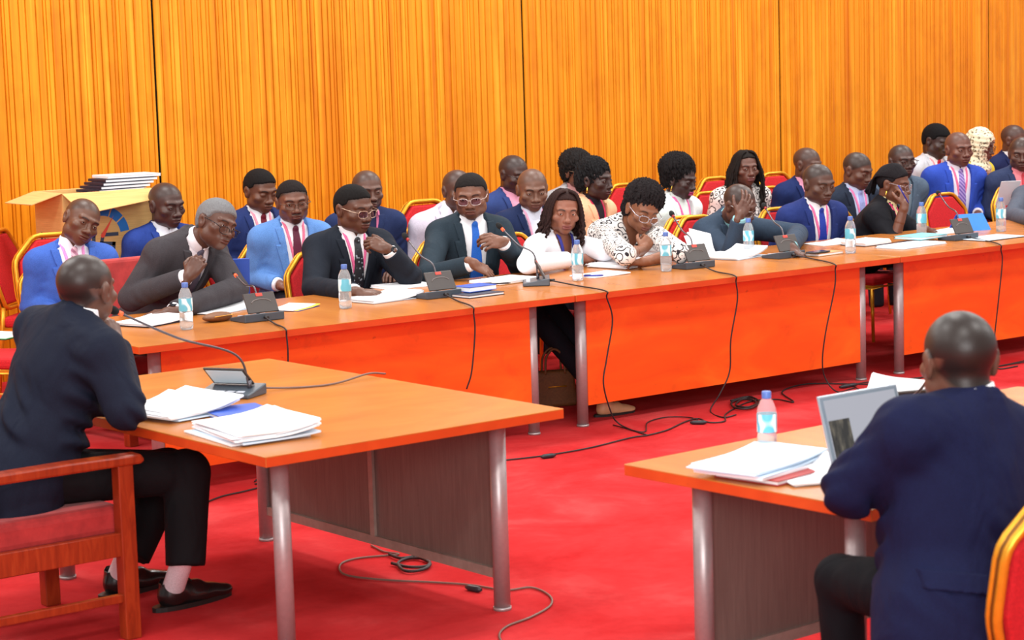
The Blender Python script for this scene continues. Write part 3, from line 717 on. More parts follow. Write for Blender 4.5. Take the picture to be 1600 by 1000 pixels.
    t = NT('lit page'); t.set(Base_Color=(.02, .02, .02), Emission_Color=lin((222, 224, 238)), Emission_Strength=.55, Roughness=.2); MATS['lit page'] = t.m
    t = NT('lit wood'); v = t.coord((60, 60, 4)); n = t.noise(v, 1, 3); c = t.ramp(n, [(.4, lin((26, 26, 28))), (.55, lin((98, 92, 80))), (.66, lin((150, 140, 120)))]); t.set(Base_Color=(.02, .02, .02), Emission_Color=c, Emission_Strength=.45, Roughness=.2); MATS['lit picture'] = t.m
    t = NT('lit display'); t.set(Base_Color=lin((190, 205, 215)), Emission_Color=lin((206, 220, 228)), Emission_Strength=.25, Roughness=.2); MATS['lit display'] = t.m
    t = NT('lit ring'); t.set(Base_Color=lin((240, 70, 40)), Emission_Color=lin((255, 90, 40)), Emission_Strength=1.2, Roughness=.3); MATS['lit ring'] = t.m
    t = NT('dim ring'); t.set(Base_Color=lin((160, 40, 44)), Roughness=.3); MATS['dim ring'] = t.m
    plain('logo red', (226, 60, 44), .4, 0, .02); plain('laptop silver', (186, 196, 206), .3, .6, .03); plain('key black', (40, 42, 48), .5, 0, .05)

WALL_Y = 4.3
def build_room():
    mb = MB(); mb.add([(-9, -13, 0), (18, -13, 0), (18, WALL_Y+.1, 0), (-9, WALL_Y+.1, 0)], [(0, 1, 2, 3)])
    tag(mb.build('floor', MATS['carpet']), 'bright red fitted carpet', kind='structure')
    # slatted wall: one long profile pulled upwards, with wide dark joints between the panels
    joints = [aty(x, y, WALL_Y)[0] for x, y in ((238, 150), (814, 150), (1220, 150), (1544, 150))]
    joints = [joints[0]-3.0, joints[0]-6.0]+joints+[joints[-1]+2.6, joints[-1]+5.2]
    joints.sort(); rs = random.Random(3); prof = []; mats = []; x = joints[0]-1.2; ji = 0
    def put(px, py, m): prof.append((px, py)); mats.append(m)
    while x < joints[-1]+1.:
        w = rs.choice((.048, .052, .058, .064, .072))
        nj = [j for j in joints if x < j < x+w+.03]
        z0 = rs.uniform(0, .0022)
        put(x, .016, 0); put(x+.005, z0, 0)
        if w > .057 and rs.random() < .6:
            q = x+w*rs.choice((.38, .62)); put(q-.004, z0, 0); put(q, .010+z0, 0); put(q+.004, z0, 0)
        put(x+w-.005, z0, 0); put(x+w, .016, 1 if nj else 0)
        x += w
        if nj: put(x, .05, 1); x += .014; put(x, .05, 1); put(x, .010, 0)
    vs = [(px, WALL_Y+py, 0.) for px, py in prof]+[(px, WALL_Y+py, 3.4) for px, py in prof]; n = len(prof); mb = MB()
    for i in range(n-1): mb.add([vs[i], vs[i+1], vs[n+i+1], vs[n+i]], [(0, 1, 2, 3)], mats[i])
    tag(mb.build('wall_back', [MATS['timber'], MATS['joint']]), 'varnished golden timber slat wall behind the seated rows', kind='structure')

# ------------------------------------------------------------------ furniture
def make_table(label, x0, y0, Lx, Wy, rz=0., inset=(.166, .172), panel='front', outer=True, group='meeting tables', inner_rail=True):
    "corner (x0,y0) is the front left corner; length along local x, depth along local y, modesty panel along the front legs"
    root = empty('meeting_table', (x0, y0, 0), rz, label, 'table', group); t = .036
    mb = MB(); mb.box((Lx/2, Wy/2, .75-.002), (Lx-.0, Wy-.0, .004), mi=0); mb.box((Lx/2, Wy/2, .73-.0), (Lx, Wy, .032), mi=1)
    top = mb.build('tabletop', [MATS['table top laminate'], MATS['table edge laminate']], root, bevel=.0015, seg=1)
    ix, iy = inset
    for px, py in ((ix, iy), (Lx-ix, iy), (ix, Wy-iy), (Lx-ix, Wy-iy)):
        lg = MB(); lg.tube([(px, py, .0), (px, py, .012)], .034, 20); lg.tube([(px, py, .012), (px, py, .714)], .031, 22); lg.build('leg', MATS['leg metal'], root)
    py = iy
    mo, mi_ = MATS['modesty laminate'], MATS['grey laminate']
    pm = MB(); z0, z1 = .115, .714; a, b = ix+.026, Lx-ix-.026
    pm.box(((a+b)/2, py-.004-.012, (z0+z1)/2), (b-a, .009, z1-z0), mi=0); pm.box(((a+b)/2, py-.004-.003, (z0+z1)/2), (b-a, .009, z1-z0), mi=1)
    pm.build('modesty_panel', [mo, mi_], root)
    rl = MB(); rl.box(((a+b)/2, py+.004, z0+.018), (b-a, .014, .036)); rl.build('bottom_rail', plain('rail grey', (150, 132, 122), .45, .2), root)
    st = MB(); st.box(((a+b)/2, py+.004, (z0+z1)/2), (.030, .012, z1-z0)); st.build('centre_strip', plain('rail grey', (150, 132, 122), .45, .2), root)
    return root

def chair_proto():
    "banquet chair, sitter looks to +Y"
    root = empty('banquet_chair', (0, 0, 0), 0, 'x', 'chair', 'red banquet chairs with gold frames')
    s = MB(); w0, w1, d = .215, .195, .215
    s.prism([(-w0, -0.0), (-w1, -.0), (w1, 0), (w0, 0)], 0, 0) if False else None
    s.add([(-w1, -d, .385), (w1, -d, .385), (w0, d, .385), (-w0, d, .385), (-w1, -d, .45), (w1, -d, .45), (w0, d, .455), (-w0, d, .455)],
          [(3, 2, 1, 0), (4, 5, 6, 7), (0, 1, 5, 4), (1, 2, 6, 5), (2, 3, 7, 6), (3, 0, 4, 7)])
    s.build('seat', MATS['red upholstery'], root, bevel=.024, seg=3)
    sf = MB(); sf.tube([(-w1, -d, .375), (w1, -d, .375), (w0+.005, d, .375), (-w0-.005, d, .375)], .014, 8, closed=True); sf.build('seat_frame', MATS['gold frame'], root)
    tilt = math.radians(11); Mb = np.array([[1, 0, 0], [0, math.cos(tilt), math.sin(tilt)], [0, -math.sin(tilt), math.cos(tilt)]])      # rows: x, back normal, up
    o = np.array([0, -.205, .47]); out = [(-.175, .02), (-.215, .14), (-.215, .33), (-.10, .455), (.10, .455), (.215, .33), (.215, .14), (.175, .02)]
    inn = [(x*.90, .24+(z-.24)*.90) for x, z in out]
    p = MB(); p.prism(inn, -.022, .024, (o, Mb)); p.build('backrest', MATS['red upholstery'], root, bevel=.014, seg=2)
    ring = [o+np.array([x, 0, z])@Mb for x, z in out]; fr = MB(); rr = []
    for i in range(len(ring)):
        a, b, c = ring[i-1], ring[i], ring[(i+1) % len(ring)]
        rr += [b+(a-b)*.18, b+(a-b)*.05+(c-b)*.05, b+(c-b)*.18]
    fr.tube([q+Mb[1]*.014 for q in rr], .0125, 8, closed=True); fr.tube([q-Mb[1]*.014 for q in rr], .0125, 8, closed=True)
    fr.build('back_frame', MATS['gold frame'], root)
    gv = MB(); gv.tube([q+Mb[1]*.0 for q in rr], .0112, 8, closed=True); gv.build('frame_groove', MATS['dark gold frame'], root)
    for q in (-1, 1):
        lg = MB(); lg.tube([(q*w0, d-.01, .38), (q*(w0+.01), d+.005, 0)], [.014, .011], 8); lg.build('leg', MATS['gold frame'], root)
        lg = MB(); lg.tube([o+np.array([q*.178, 0, .03])@Mb, (q*w1, -d+.0, .40), (q*(w1+.01), -d-.04, 0)], [.014, .014, .011], 8); lg.build('leg', MATS['gold frame'], root)
    return root
def armchair(label, x, y, az, group=None, bh=.40):
    "dark timber armchair, red seat; sitter looks along az"
    root = empty('wooden_armchair', (x, y, 0), -math.radians(az), label, 'chair', group); T_ = MATS['chair timber']; R_ = MATS['red velvet']; w = .325
    for q in (-1, 1):
        m = MB(); m.box((q*w, .31, .315), (.055, .06, .63)); m.build('leg', T_, root, bevel=.004)
        m = MB(); m.add([(q*w-.027, -.30, 0), (q*w+.027, -.30, 0), (q*w+.027, -.245, 0), (q*w-.027, -.245, 0), (q*w-.027, -.27, .63), (q*w+.027, -.27, .63), (q*w+.027, -.215, .63), (q*w-.027, -.215, .63)],
                        [(3, 2, 1, 0), (4, 5, 6, 7), (0, 1, 5, 4), (1, 2, 6, 5), (2, 3, 7, 6), (3, 0, 4, 7)]); m.build('leg', T_, root, bevel=.004)
        m = MB(); m.prism([(-.30, .628), (.37, .628), (.385, .640), (.37, .664), (.10, .668), (-.30, .664)], -.036, .036, ((q*w, 0, 0), np.array([[0, 1, 0], [1, 0, 0], [0, 0, 1]]))); m.build('armrest', T_, root, bevel=.008, seg=2)
        m = MB(); m.box((q*w, .02, .345), (.03, .56, .085)); m.build('side_rail', T_, root, bevel=.003)
        m = MB(); m.box((q*w, .02, .15), (.026, .54, .03)); m.build('stretcher', T_, root, bevel=.003)
    m = MB(); m.box((0, .31, .335), (.60, .035, .09)); m.build('front_rail', T_, root, bevel=.003)
    m = MB(); m.box((0, .02, .425), (.585, .60, .11)); m.build('seat_cushion', R_, root, bevel=.03, seg=3)
    tl = math.radians(10); Mb = np.array([[1, 0, 0], [0, math.cos(tl), math.sin(tl)], [0, -math.sin(tl), math.cos(tl)]])
    m = MB(); m.prism([(-.29, 0), (-.31, bh-.10), (-.29, bh), (.29, bh), (.31, bh-.10), (.29, 0)], -.045, .045, ((0, -.265, .46), Mb)); m.build('back_cushion', R_, root, bevel=.028, seg=3)
    return root

def mic_unit(label, p, az, head, tilt=28, ring=True, back=True, cable=None, grey=False, group='delegate microphone consoles', stem_rise=.11):
    "console at p on a table; the speaker's side is along az; head = where the mic capsule ends, in the room"
    M = frame(az); root = empty('microphone_console', p, 0, label, 'microphone', group); P = lambda a, b, e: np.array([a, b, e])@M
    m = MB(); W_, D_ = .115, .075
    vs = [P(-W_, -D_, 0), P(W_, -D_, 0), P(W_, D_, 0), P(-W_, D_, 0), P(-W_, -D_, .042), P(W_, -D_, .042), P(W_, D_, .016), P(-W_, D_, .016)]
    m.add(vs, [(3, 2, 1, 0), (4, 5, 6, 7), (0, 1, 5, 4), (1, 2, 6, 5), (2, 3, 7, 6), (3, 0, 4, 7)]); b = m.build('base', MATS['console grey'], root, bevel=.005)
    k = MB()
    for i in range(4): k.box(P(-.065+.043*i, .045, .0225), (.03, .022, .005), M)
    k.build('button', plain('console buttons', (205, 210, 222), .4), b, bevel=.001)
    tl = math.radians(tilt); Mf = np.array([M[0], M[1]*math.cos(tl)-M[2]*math.sin(tl), M[2]*math.cos(tl)+M[1]*math.sin(tl)*-1]); Mf[2] = np.cross(Mf[0], Mf[1])
    o = P(.012, -.045, .042); f = MB(); f.box(o+Mf[2]*.052, (.178, .009, .108), Mf); fl = f.build('screen_flap', MATS['flap back'], root, bevel=.003)
    d = MB(); d.box(o+Mf[2]*.054+Mf[1]*.0052, (.160, .002, .088), Mf); d.build('display', MATS['lit display'] if not back else MATS['screen glass'], fl)
    l = MB(); l.box(o+Mf[2]*.094-Mf[1]*.0055, (.036, .0025, .016), Mf); l.build('badge', MATS['logo red'], fl)
    ov = MB(); ov.tube([o+Mf[2]*(.050+.020*math.sin(t))+Mf[0]*.055*math.cos(t)-Mf[1]*.005 for t in np.linspace(0, math.pi, 14)], .0028, 6); ov.build('grip', plain('flap grip', (112, 104, 102), .5), fl)
    h = np.array(head, float)-np.array(p, float); g0 = P(-.075 if not back else .0, -.01, .03); dr = h-g0; mid = g0+np.array([0, 0, stem_rise])*1.+dr*.10
    pts = spline([g0, mid, g0+dr*.55+np.array([0, 0, stem_rise*.35]), h], 10); st = MB(); st.tube(pts, .0046, 8); st.tube([g0-np.array([0, 0, .004]), g0+np.array([0, 0, .03])], .009, 10); sg = st.build('gooseneck', MATS['stem metal'], root)
    e = nrm(pts[-1]-pts[-4]); rg = MB(); rg.tube([h-e*.012, h+e*.006], .0085, 12); rg.build('light_ring', MATS['lit ring'] if ring else MATS['dim ring'], sg)
    fm = MB(); Mx = np.array([np.cross(e, [0.3, .2, 1.]), [0, 0, 0], e]); Mx[0] = nrm(Mx[0]); Mx[1] = np.cross(Mx[2], Mx[0]); fm.sphere(h+e*.028, (.0165, .0165, .026) if ring != 'small' else (.008, .008, .02), 14, 10, 0, Mx); fm.build('foam_head', MATS['foam'], sg)
    if cable:
        c = MB(); c.tube(spline([P(0, -D_, .02)]+[np.array(q)-np.array(p) for q in cable], 10), .0042, 7); c.tube([P(0, -D_+.01, .02), P(0, -D_-.03, .02)], .008, 8); c.build('cable', MATS['grey cable'] if grey else MATS['cable rubber'], root)
    return root

def bottle_proto():
    root = empty('water_bottle', (0, 0, 0), 0, 'x', 'bottle', 'small bottles of water')
    pr = [(.001, .002), (.026, .0), (.0305, .006), (.0315, .03), (.0295, .036), (.0315, .042), (.0315, .075), (.0300, .082), (.0315, .09), (.0315, .150), (.029, .165), (.020, .188), (.0125, .197), (.0125, .206), (.001, .206)]
    b = MB(); b.lathe(pr, n=28); bo = b.build('bottle_body', MATS['clear plastic'], root)
    w = MB(); w.lathe([(.001, .004)]+[(r-.0015, z+.001) for r, z in pr[1:9]]+[(.0298, .145), (.001, .145)], n=24); w.build('water', MATS['water'], root)
    l = MB(); l.lathe([(.0319, .088), (.0322, .090), (.0322, .145), (.0319, .147)], n=28); l.build('label', MATS['bottle label'], root)
    c = MB(); c.lathe([(.001, .196), (.0150, .196), (.0152, .199), (.0152, .216), (.014, .219), (.001, .219)], n=24); c.build('cap', MATS['bottle cap'], root)
    return root

def sheet_mesh(mb, c, w, d, t, rot, z, curl=0., mi=0, seed=0):
    "slightly sprung sheet or wad, w along local x; curl lifts one edge"
    rs = random.Random(seed); n = 7; ca, sa = math.cos(rot), math.sin(rot); top = []; bot = []
    for j in range(n):
        for i in range(n):
            u, v = i/(n-1)-.5, j/(n-1)-.5; x, y = u*w, v*d
            lift = curl*max(0, u+.1)**2*2.2+curl*.35*max(0, v)**2+abs(curl)*.02*math.sin(u*9+seed)
            px, py = c[0]+x*ca-y*sa, c[1]+x*sa+y*ca; top.append((px, py, z+t+lift)); bot.append((px, py, z+lift*.9))
    f = []
    for j in range(n-1):
        for i in range(n-1):
            a = j*n+i; f.append((a, a+1, a+n+1, a+n))
    b = n*n; f2 = [tuple(b+q for q in p[::-1]) for p in f]; sd = []
    edge = [i for i in range(n)]+[n*k+n-1 for k in range(1, n)]+[n*(n-1)+k for k in range(n-2, -1, -1)]+[n*k for k in range(n-2, 0, -1)]
    for a, q in zip(edge, edge[1:]+edge[:1]): sd.append((q, a, a+b, q+b))
    mb.add(top+bot, f+f2+sd, mi)
def paper_stack(name, label, cat, p, w, d, rot, layers, group=None, seed=0, z=.75):
    "layers: list of (thickness, material, curl, jitter); top-level thing whose sheets are its parts when they differ in colour"
    root = empty(name, (p[0], p[1], z), 0, label, cat, group); rs = random.Random(seed); zz = .0008; bymat = {}
    for (t, mk, curl, jit) in layers:
        mb = bymat.setdefault(mk, MB()); n = max(1, int(t/.004)); tt = t/n
        for i in range(n):
            sheet_mesh(mb, (rs.uniform(-jit, jit), rs.uniform(-jit, jit)), w, d, tt*.93, rot+rs.uniform(-1, 1)*jit*3, zz, curl, 0, seed+i); zz += tt
    for mk, mb in bymat.items(): mb.build({'paper': 'sheets', 'pale blue paper': 'blue_sheet'}.get(mk, 'cover'), MATS[mk], root)
    return root
def notebook(label, p, w, d, rot, cover, pages=.010, group=None, spiral=True, page_top=True, z=.75, cat='notebook'):
    root = empty('spiral_notebook' if spiral else 'bound_notebook', (p[0], p[1], z), rot, label, cat, group)
    m = MB(); m.box((0, 0, .0015+.0006), (w, d, .003)); m.build('cover', MATS[cover], root)
    m = MB(); m.box((0, 0, .0036+pages/2), (w*.97, d*.96, pages)); m.build('pages', MATS['paper'], root, bevel=.001)
    if not page_top: m = MB(); m.box((0, 0, .005+pages), (w, d, .0025)); m.build('cover', MATS[cover], root)
    if spiral:
        s = MB(); n = int(w/.012)
        for i in range(n):
            x = -w/2+.012+(w-.024)*i/(n-1); s.tube([(x, d/2+.003+.009*math.cos(t), .008+.011*math.sin(t)) for t in np.linspace(0, 2*math.pi, 9)[:-1]], .0013, 5, closed=True)
        s.build('spiral_wire', MATS['wire'], root)
    return root
def pen(label, p, q, mk, z=.75, group=None):
    a = np.array([p[0], p[1], z+.006]) if len(p) == 2 else np.array(p); b = np.array([q[0], q[1], z+.006]) if len(q) == 2 else np.array(q)
    root = empty('pen', a, 0, label, 'pen', group); d = b-a; m = MB(); m.tube([d*0, d*.9, d], [.0048, .0048, .0015], 8); m.build('barrel', MATS[mk], root)
    m = MB(); m.tube([d*.02+np.array([0, 0, .006]), d*.35+np.array([0, 0, .006])], .0016, 5); m.build('clip', MATS['wire'], root); return root
# ------------------------------------------------------------------ the place
build_materials(); build_room()
T1 = make_table('nearest long orange table of the back line, grey bearded speaker behind it', 0, 0, 2.590, 1.2)
T2 = make_table('middle long orange table of the back line, women in white and swirl print behind it', 2.598, 0, 2.535, 1.2)
T3 = make_table('far right long orange table of the back line, cut by the picture edge', 5.140, 0, 2.595, 1.2)
TF = make_table('orange table in left foreground with seated man and white papers on its corner', .237, -2.804, 1.996, 1.268, math.radians(90.9), (.185, .166))
TR = make_table('orange table in right foreground carrying the open laptop', 1.698, -3.68, 2.0, 1.0, math.radians(182.4), (.15, .19))

BANQ = chair_proto(); register_children(BANQ); CH = [0]
def chair(x, y, az, label, sc=1., group=None):
    o = BANQ if CH[0] == 0 else copy_tree(BANQ); CH[0] += 1
    o.location = (x, y, 0); o.rotation_euler = (0, 0, -math.radians(az)); o.scale = (sc,)*3; o['label'] = label
    if group: o['group'] = group
    return o
def sit(p, az, label, back=.0, sc=1.):
    f = frame(az)[1]; b = p.location; return chair(b[0]+f[0]*(.03-back), b[1]+f[1]*(.03-back), az, label, sc)
A = lambda x, y, Y: aty(x, y, Y)
Z = lambda x, y, z=.79: atz(x, y, z)
def arm(E, W, to=None, **k):
    d = dict(E=E, W=W, **k)
    if to is not None: d['d'] = np.array(to)-np.array(W)
    return d
WHITE = (240, 240, 244); NAVY = (27, 34, 66); PINKL = (236, 110, 160)

# ---- front row behind the long tables
p = make_person('older grey haired man in charcoal suit leaning over the table, glasses low on his nose', (338, 350), 1.15, 168, 10, -20, ta=165, lean=.42, lat=.02, s=1.10, skin=(86, 54, 42), stub=None,
    hair=('buzz', (112, 112, 114), dict(t=.010)), beard=('goatee', (120, 110, 106), .35), glasses=((38, 36, 40), None, .016), jacket=(62, 58, 62), shirt=(238, 230, 236), tie=(92, 88, 104), v=(.075, .30, .012), lid=.1, neckoff=(.05, -.09, .05),
    R=arm(Z(205, 466, .82), A(294, 432, .98), A(318, 394, .95), c=.85, t=.5, n=(-.5, -.7, .3)), L=arm(Z(368, 452, .84), Z(268, 487, .785), Z(222, 491, .775), c=.25, n=(0, -.2, 1)), bulk=1.05, watch='L')
armchair('red velvet wooden armchair behind the grey haired speaker', p.location[0]+.13, p.location[1]+.16, 176, 'wooden armchairs', .50)
p = make_person('heavy man in black suit with hand on chin and violet tinted glasses', (553, 326), 1.40, 170, 10, 0, ta=186, lean=.16, s=1.13, skin=(90, 56, 42), wide=1.12, hl='high', hair=('buzz', (20, 17, 17), dict(t=.006)), beard=('moustache', (22, 16, 15), .7),
    glasses=((196, 170, 150), 1, .004), jacket=(27, 32, 42), shirt=WHITE, tie=MATS['dark dotted tie silk'], lanyard=PINKL, badge=True, bulk=1.10, sh=.195, lid=.35,
    R=arm(A(492, 452, 1.30), Z(556, 456, .79), Z(605, 459, .772), c=.18, n=(0, -.25, 1), sp=.5), L=arm(A(640, 432, 1.12), A(606, 390, 1.12), A(566, 372, 1.20), c=(.55, .6, .65, .7), n=(.25, -.9, .25), t=.1), watch='L')
sit(p, 180, 'red banquet chair under the heavy man in black suit')
p = make_person('slim man in dark suit and blue tie, violet glasses, one hand raised', (736, 306), 1.45, 222, 10, 2, ta=196, lean=.12, s=1.12, skin=(112, 72, 54), hl='high', hair=('buzz', (30, 26, 26), dict(t=.005)), beard=('goatee', (40, 28, 24), .45),
    glasses=((206, 190, 186), 1, .004), jacket=(40, 52, 62), shirt=WHITE, tie=(44, 104, 200), v=(.085, .42, .04), lid=.3,
    R=arm(A(668, 432, 1.30), A(738, 412, 1.06), A(782, 434, 1.00), c=.28, n=(-.2, -.5, .9), t=.3), L=arm(A(812, 415, 1.30), A(785, 378, 1.12), A(742, 377, 1.10), c=(.5, .55, .6, .6), n=(.1, -.85, .5)))
sit(p, 180, 'red banquet chair under the slim man in blue tie')
p = make_person('woman in white blouse with shoulder length dark braids, arms folded on the table', (880, 331), 1.32, 204, 6, -5, ta=168, lean=.20, s=1.10, fem=True, skin=(136, 84, 64), lips=(128, 66, 62), stub=None, hair=('braids', (46, 28, 26), dict(L=-.20, curl=.012, n=60, spread=1.02, r=.0072)),
    shirt=(240, 240, 246), lanyard=(60, 62, 150), neckline=(.075, .16), sleeve=.72, sh=.175, lid=.28, gaze=(14, 0), trouser=(30, 28, 36), knees=[(3.14, 1.12, .56), (3.30, 1.10, .56)], feet=[(3.19, .54, .10), (3.40, .66, .10)],
    R=arm(Z(824, 412, .83), Z(908, 404, .80), Z(942, 401, .79), c=.55, n=(0, -.5, .9)), L=arm(Z(945, 392, .84), Z(885, 392, .82), Z(852, 392, .83), c=.3, n=(0, -.5, .9)))
sit(p, 180, 'red banquet chair under the woman in white blouse')
W4 = p
p = make_person('woman in black and white swirl print blouse bending forward in pale glasses', (1004, 328), 1.18, 196, 22, -12, ta=182, lean=.34, s=1.12, fem=True, wide=1.08, skin=(128, 80, 56), lips=(120, 62, 52), stub=None, hair=('afro', (26, 20, 22), dict(r=(.108, .115, .098), o=(-.008, -.036, .066))),
    glasses=((206, 204, 214), None, .010), shirtmat=MATS['swirl'], neckline=(.06, .12), sleeve=.12, bulk=1.08, sh=.18, lid=.2, trouser=(24, 22, 28), neckoff=(.0, -.10, .06),
    R=arm(Z(976, 398, .845), A(1004, 390, .98), A(1022, 362, 1.0), c=.75, n=(-.2, -.9, .2)), L=arm(Z(1062, 395, .84), Z(1010, 408, .80), Z(985, 410, .79), c=.5, n=(0, -.4, 1)))
p = make_person('balding man in slate suit covering his face with one hand', (1156, 320), 1.30, 172, 24, 4, ta=176, lean=.18, s=1.12, skin=(92, 58, 46), hl='recede', stub=((30, 26, 26), .75), jacket=(52, 66, 84), shirt=(150, 206, 216), lanyard=(60, 60, 110), badge=True, v=(.10, .42, .07), bulk=1.05, neckoff=(-.06, -.10, .04),
    glasses=((180, 176, 176), None, .004), R=arm(A(1142, 402, 1.16), A(1156, 338, 1.06), A(1174, 302, 1.06), c=.22, n=(-.15, -.95, .2), sp=.4, t=.1), L=arm(A(1246, 366, 1.22), Z(1236, 386, .81), Z(1247, 394, .78), c=.3, n=(.1, -.2, 1)))
sit(p, 180, 'red banquet chair under the balding man covering his face')
p = make_person('balding man in blue suit and blue tie looking down, pink lanyard', (1279, 287), 1.42, 186, 12, 0, ta=190, lean=.14, s=1.14, skin=(84, 56, 46), hl='recede', stub=((34, 30, 30), .75), jacket=(36, 50, 108), shirt=WHITE, tie=(40, 60, 160), lanyard=PINKL, v=(.085, .42, .05), bulk=1.06, lid=.6)
sit(p, 180, 'red banquet chair under the balding man in blue suit')
p = make_person('woman in black cardigan resting her cheek on a hand that holds a blue pen', (1396, 287), 1.34, 157, 12, 0, ta=150, lean=.18, s=1.12, fem=True, wide=1.06, skin=(104, 64, 48), stub=None, hair=('tied', (26, 22, 26)), glasses=((176, 160, 164), None, .002), ear=(236, 200, 90),
    jacket=(22, 22, 28), shirtmat=MATS['spotted'], lanyard=(226, 50, 120), v=(.10, .40, .06), sleeve=.10, bulk=1.08, sh=.18, lid=.3,
    R=arm(A(1397, 376, 1.14), A(1413, 322, 1.10), A(1413, 296, 1.14), c=.6, n=(-.2, -.8, -.3)), L=arm(A(1440, 372, 1.30), Z(1446, 359, .785), Z(1470, 356, .775), c=.3, n=(0, -.2, 1)))
sit(p, 172, 'red banquet chair under the woman in black cardigan')
W8 = p
p = make_person('man in grey suit mostly beyond the right picture edge, only sleeve seen', A(1642, 262, 1.42), 1.42, 215, 8, 0, ta=200, lean=.16, s=1.1, jacket=(78, 84, 98), shirt=WHITE, R=arm(A(1582, 338, 1.30), Z(1622, 345, .80), Z(1650, 350, .78), c=.3), fine=False)
sit(p, 180, 'red banquet chair at the far right front row, under the grey sleeve')

# ---- second row
Q = dict(fine=False)
def row2(label, chairlabel, *a, caz=180, **k):
    q = dict(Q); q.update(k); p = make_person(label, *a, **q); sit(p, caz, chairlabel); return p
row2('young man in royal blue suit with tilted head, beside the carton', 'red banquet chair under the young man with tilted head', (127, 346), 2.45, 180, 10, -27, ta=192, s=1.14, skin=(96, 62, 46), hl='recede', stub=((34, 26, 24), .6), jacket=(62, 96, 178), shirt=(242, 240, 248), tie=MATS['striped tie silk'], lanyard=(238, 150, 210), neckoff=(.055, 0, 0), lean=.04, v=(.09, .40, .04), lid=.3, fine=True)
row2('man in light blue suit and maroon tie wearing thin glasses', 'red banquet chair under the man in light blue suit', (457, 315), 2.40, 200, 8, 2, ta=192, s=1.10, skin=(106, 66, 50), hl='high', stub=((24, 20, 20), .9), hair=('buzz', (28, 22, 22), dict(t=.004)), beard=('goatee', (30, 22, 20), .7), glasses=((90, 70, 60), None, .0), jacket=(92, 134, 196), shirt=WHITE, tie=(96, 40, 60), lanyard=(238, 120, 150), badge=True, v=(.085, .42, .04), fine=True)
row2('bearded man in navy jacket and open dark shirt, behind the heavy man', 'red banquet chair under the bearded man in navy jacket', (574, 298), 2.55, 195, 6, 0, s=1.10, skin=(92, 60, 48), hl='recede', stub=((30, 26, 26), .5), beard=('full', (26, 20, 20), .6), jacket=(34, 46, 84), shirt=(36, 42, 72), lanyard=(236, 130, 170), v=(.06, .16, .015), fine=True)
row2('bald man in pale lilac jacket half hidden behind the slim man', 'gold framed chair under the man in pale lilac jacket', (716, 297), 2.40, 190, 4, 0, s=1.12, skin=(86, 56, 46), hl='recede', stub=((40, 34, 34), .5), jacket=(206, 198, 214), shirt=(226, 224, 236), neckoff=(.05, 0, 0))
row2('bald man in dark navy jacket and open white collar, looking down', 'gold framed chair under the bald man with open white collar', (832, 296), 2.30, 206, 14, 0, ta=195, s=1.14, skin=(110, 74, 58), hl='recede', stub=((50, 40, 38), .4), jacket=(30, 42, 78), shirt=(220, 224, 240), lanyard=(236, 170, 200), v=(.08, .30, .015), lid=.4, fine=True)
row2('stern short haired woman in peach jacket and red lanyard', 'red banquet chair under the woman in peach jacket', (931, 281), 2.45, 162, 4, 0, ta=165, s=1.14, fem=True, wide=1.05, skin=(64, 42, 38), lips=(86, 44, 44), stub=None, hair=('afro', (20, 18, 20), dict(r=(.092, .108, .096), o=(0, -.024, .044))), ear=(220, 200, 190), jacket=(244, 186, 146), shirt=(40, 32, 40), lanyard=(220, 50, 90), v=(.075, .30, .03), fine=True)
row2('woman with full afro, pink lipstick and white jacket, looking down', 'red banquet chair under the woman with afro', (1064, 280), 2.40, 164, 14, 0, ta=170, s=1.10, fem=True, skin=(62, 42, 40), lips=(196, 60, 120), stub=None, hair=('afro', (20, 16, 18), dict(r=(.116, .118, .106), o=(0, -.045, .060))), ear=(226, 190, 120), jacket=(232, 240, 238), shirt=(226, 232, 230), lanyard=(240, 110, 170), v=(.085, .36, .05), lid=.6, fine=True)
row2('man in charcoal suit and pale blue shirt reading down, pink lanyard', 'gold framed chair under the man in pale blue shirt', (1340, 266), 2.35, 170, 18, 0, ta=185, s=1.13, skin=(94, 62, 50), hl='full', stub=((30, 26, 26), .8), jacket=(34, 42, 58), shirt=(196, 208, 240), tie=(150, 160, 214), lanyard=(240, 130, 180), v=(.09, .42, .05), lid=.6, fine=True)
row2('man with grey shirt peeking from behind the woman in black', 'gold framed chair under the man behind the woman in black', (1409, 252), 2.50, 195, 2, 0, s=1.10, skin=(72, 48, 42), hl='recede', stub=((30, 26, 26), .6), glasses=((50, 44, 44), None, 0.), jacket=(82, 98, 116), shirt=(120, 136, 150))
row2('bald man in bright royal blue suit with purple tie', 'gold framed chair under the bald man in royal blue suit', (1498, 233), 2.40, 196, 4, 0, ta=200, s=1.14, skin=(104, 64, 52), hl='recede', stub=((50, 40, 38), .35), jacket=(48, 76, 176), shirt=(236, 232, 244), tie=MATS['purple striped tie silk'], lanyard=(240, 110, 150), v=(.09, .44, .06), bulk=1.12, lat=.02, fine=True)
row2('man in navy suit and pink shirt at the right picture edge', 'gold framed chair under the man in pink shirt', (1596, 240), 2.10, 228, 8, 0, ta=205, s=1.10, skin=(84, 54, 44), stub=((30, 24, 24), .6), jacket=(46, 56, 88), shirt=(240, 140, 150), tie=(200, 70, 80))

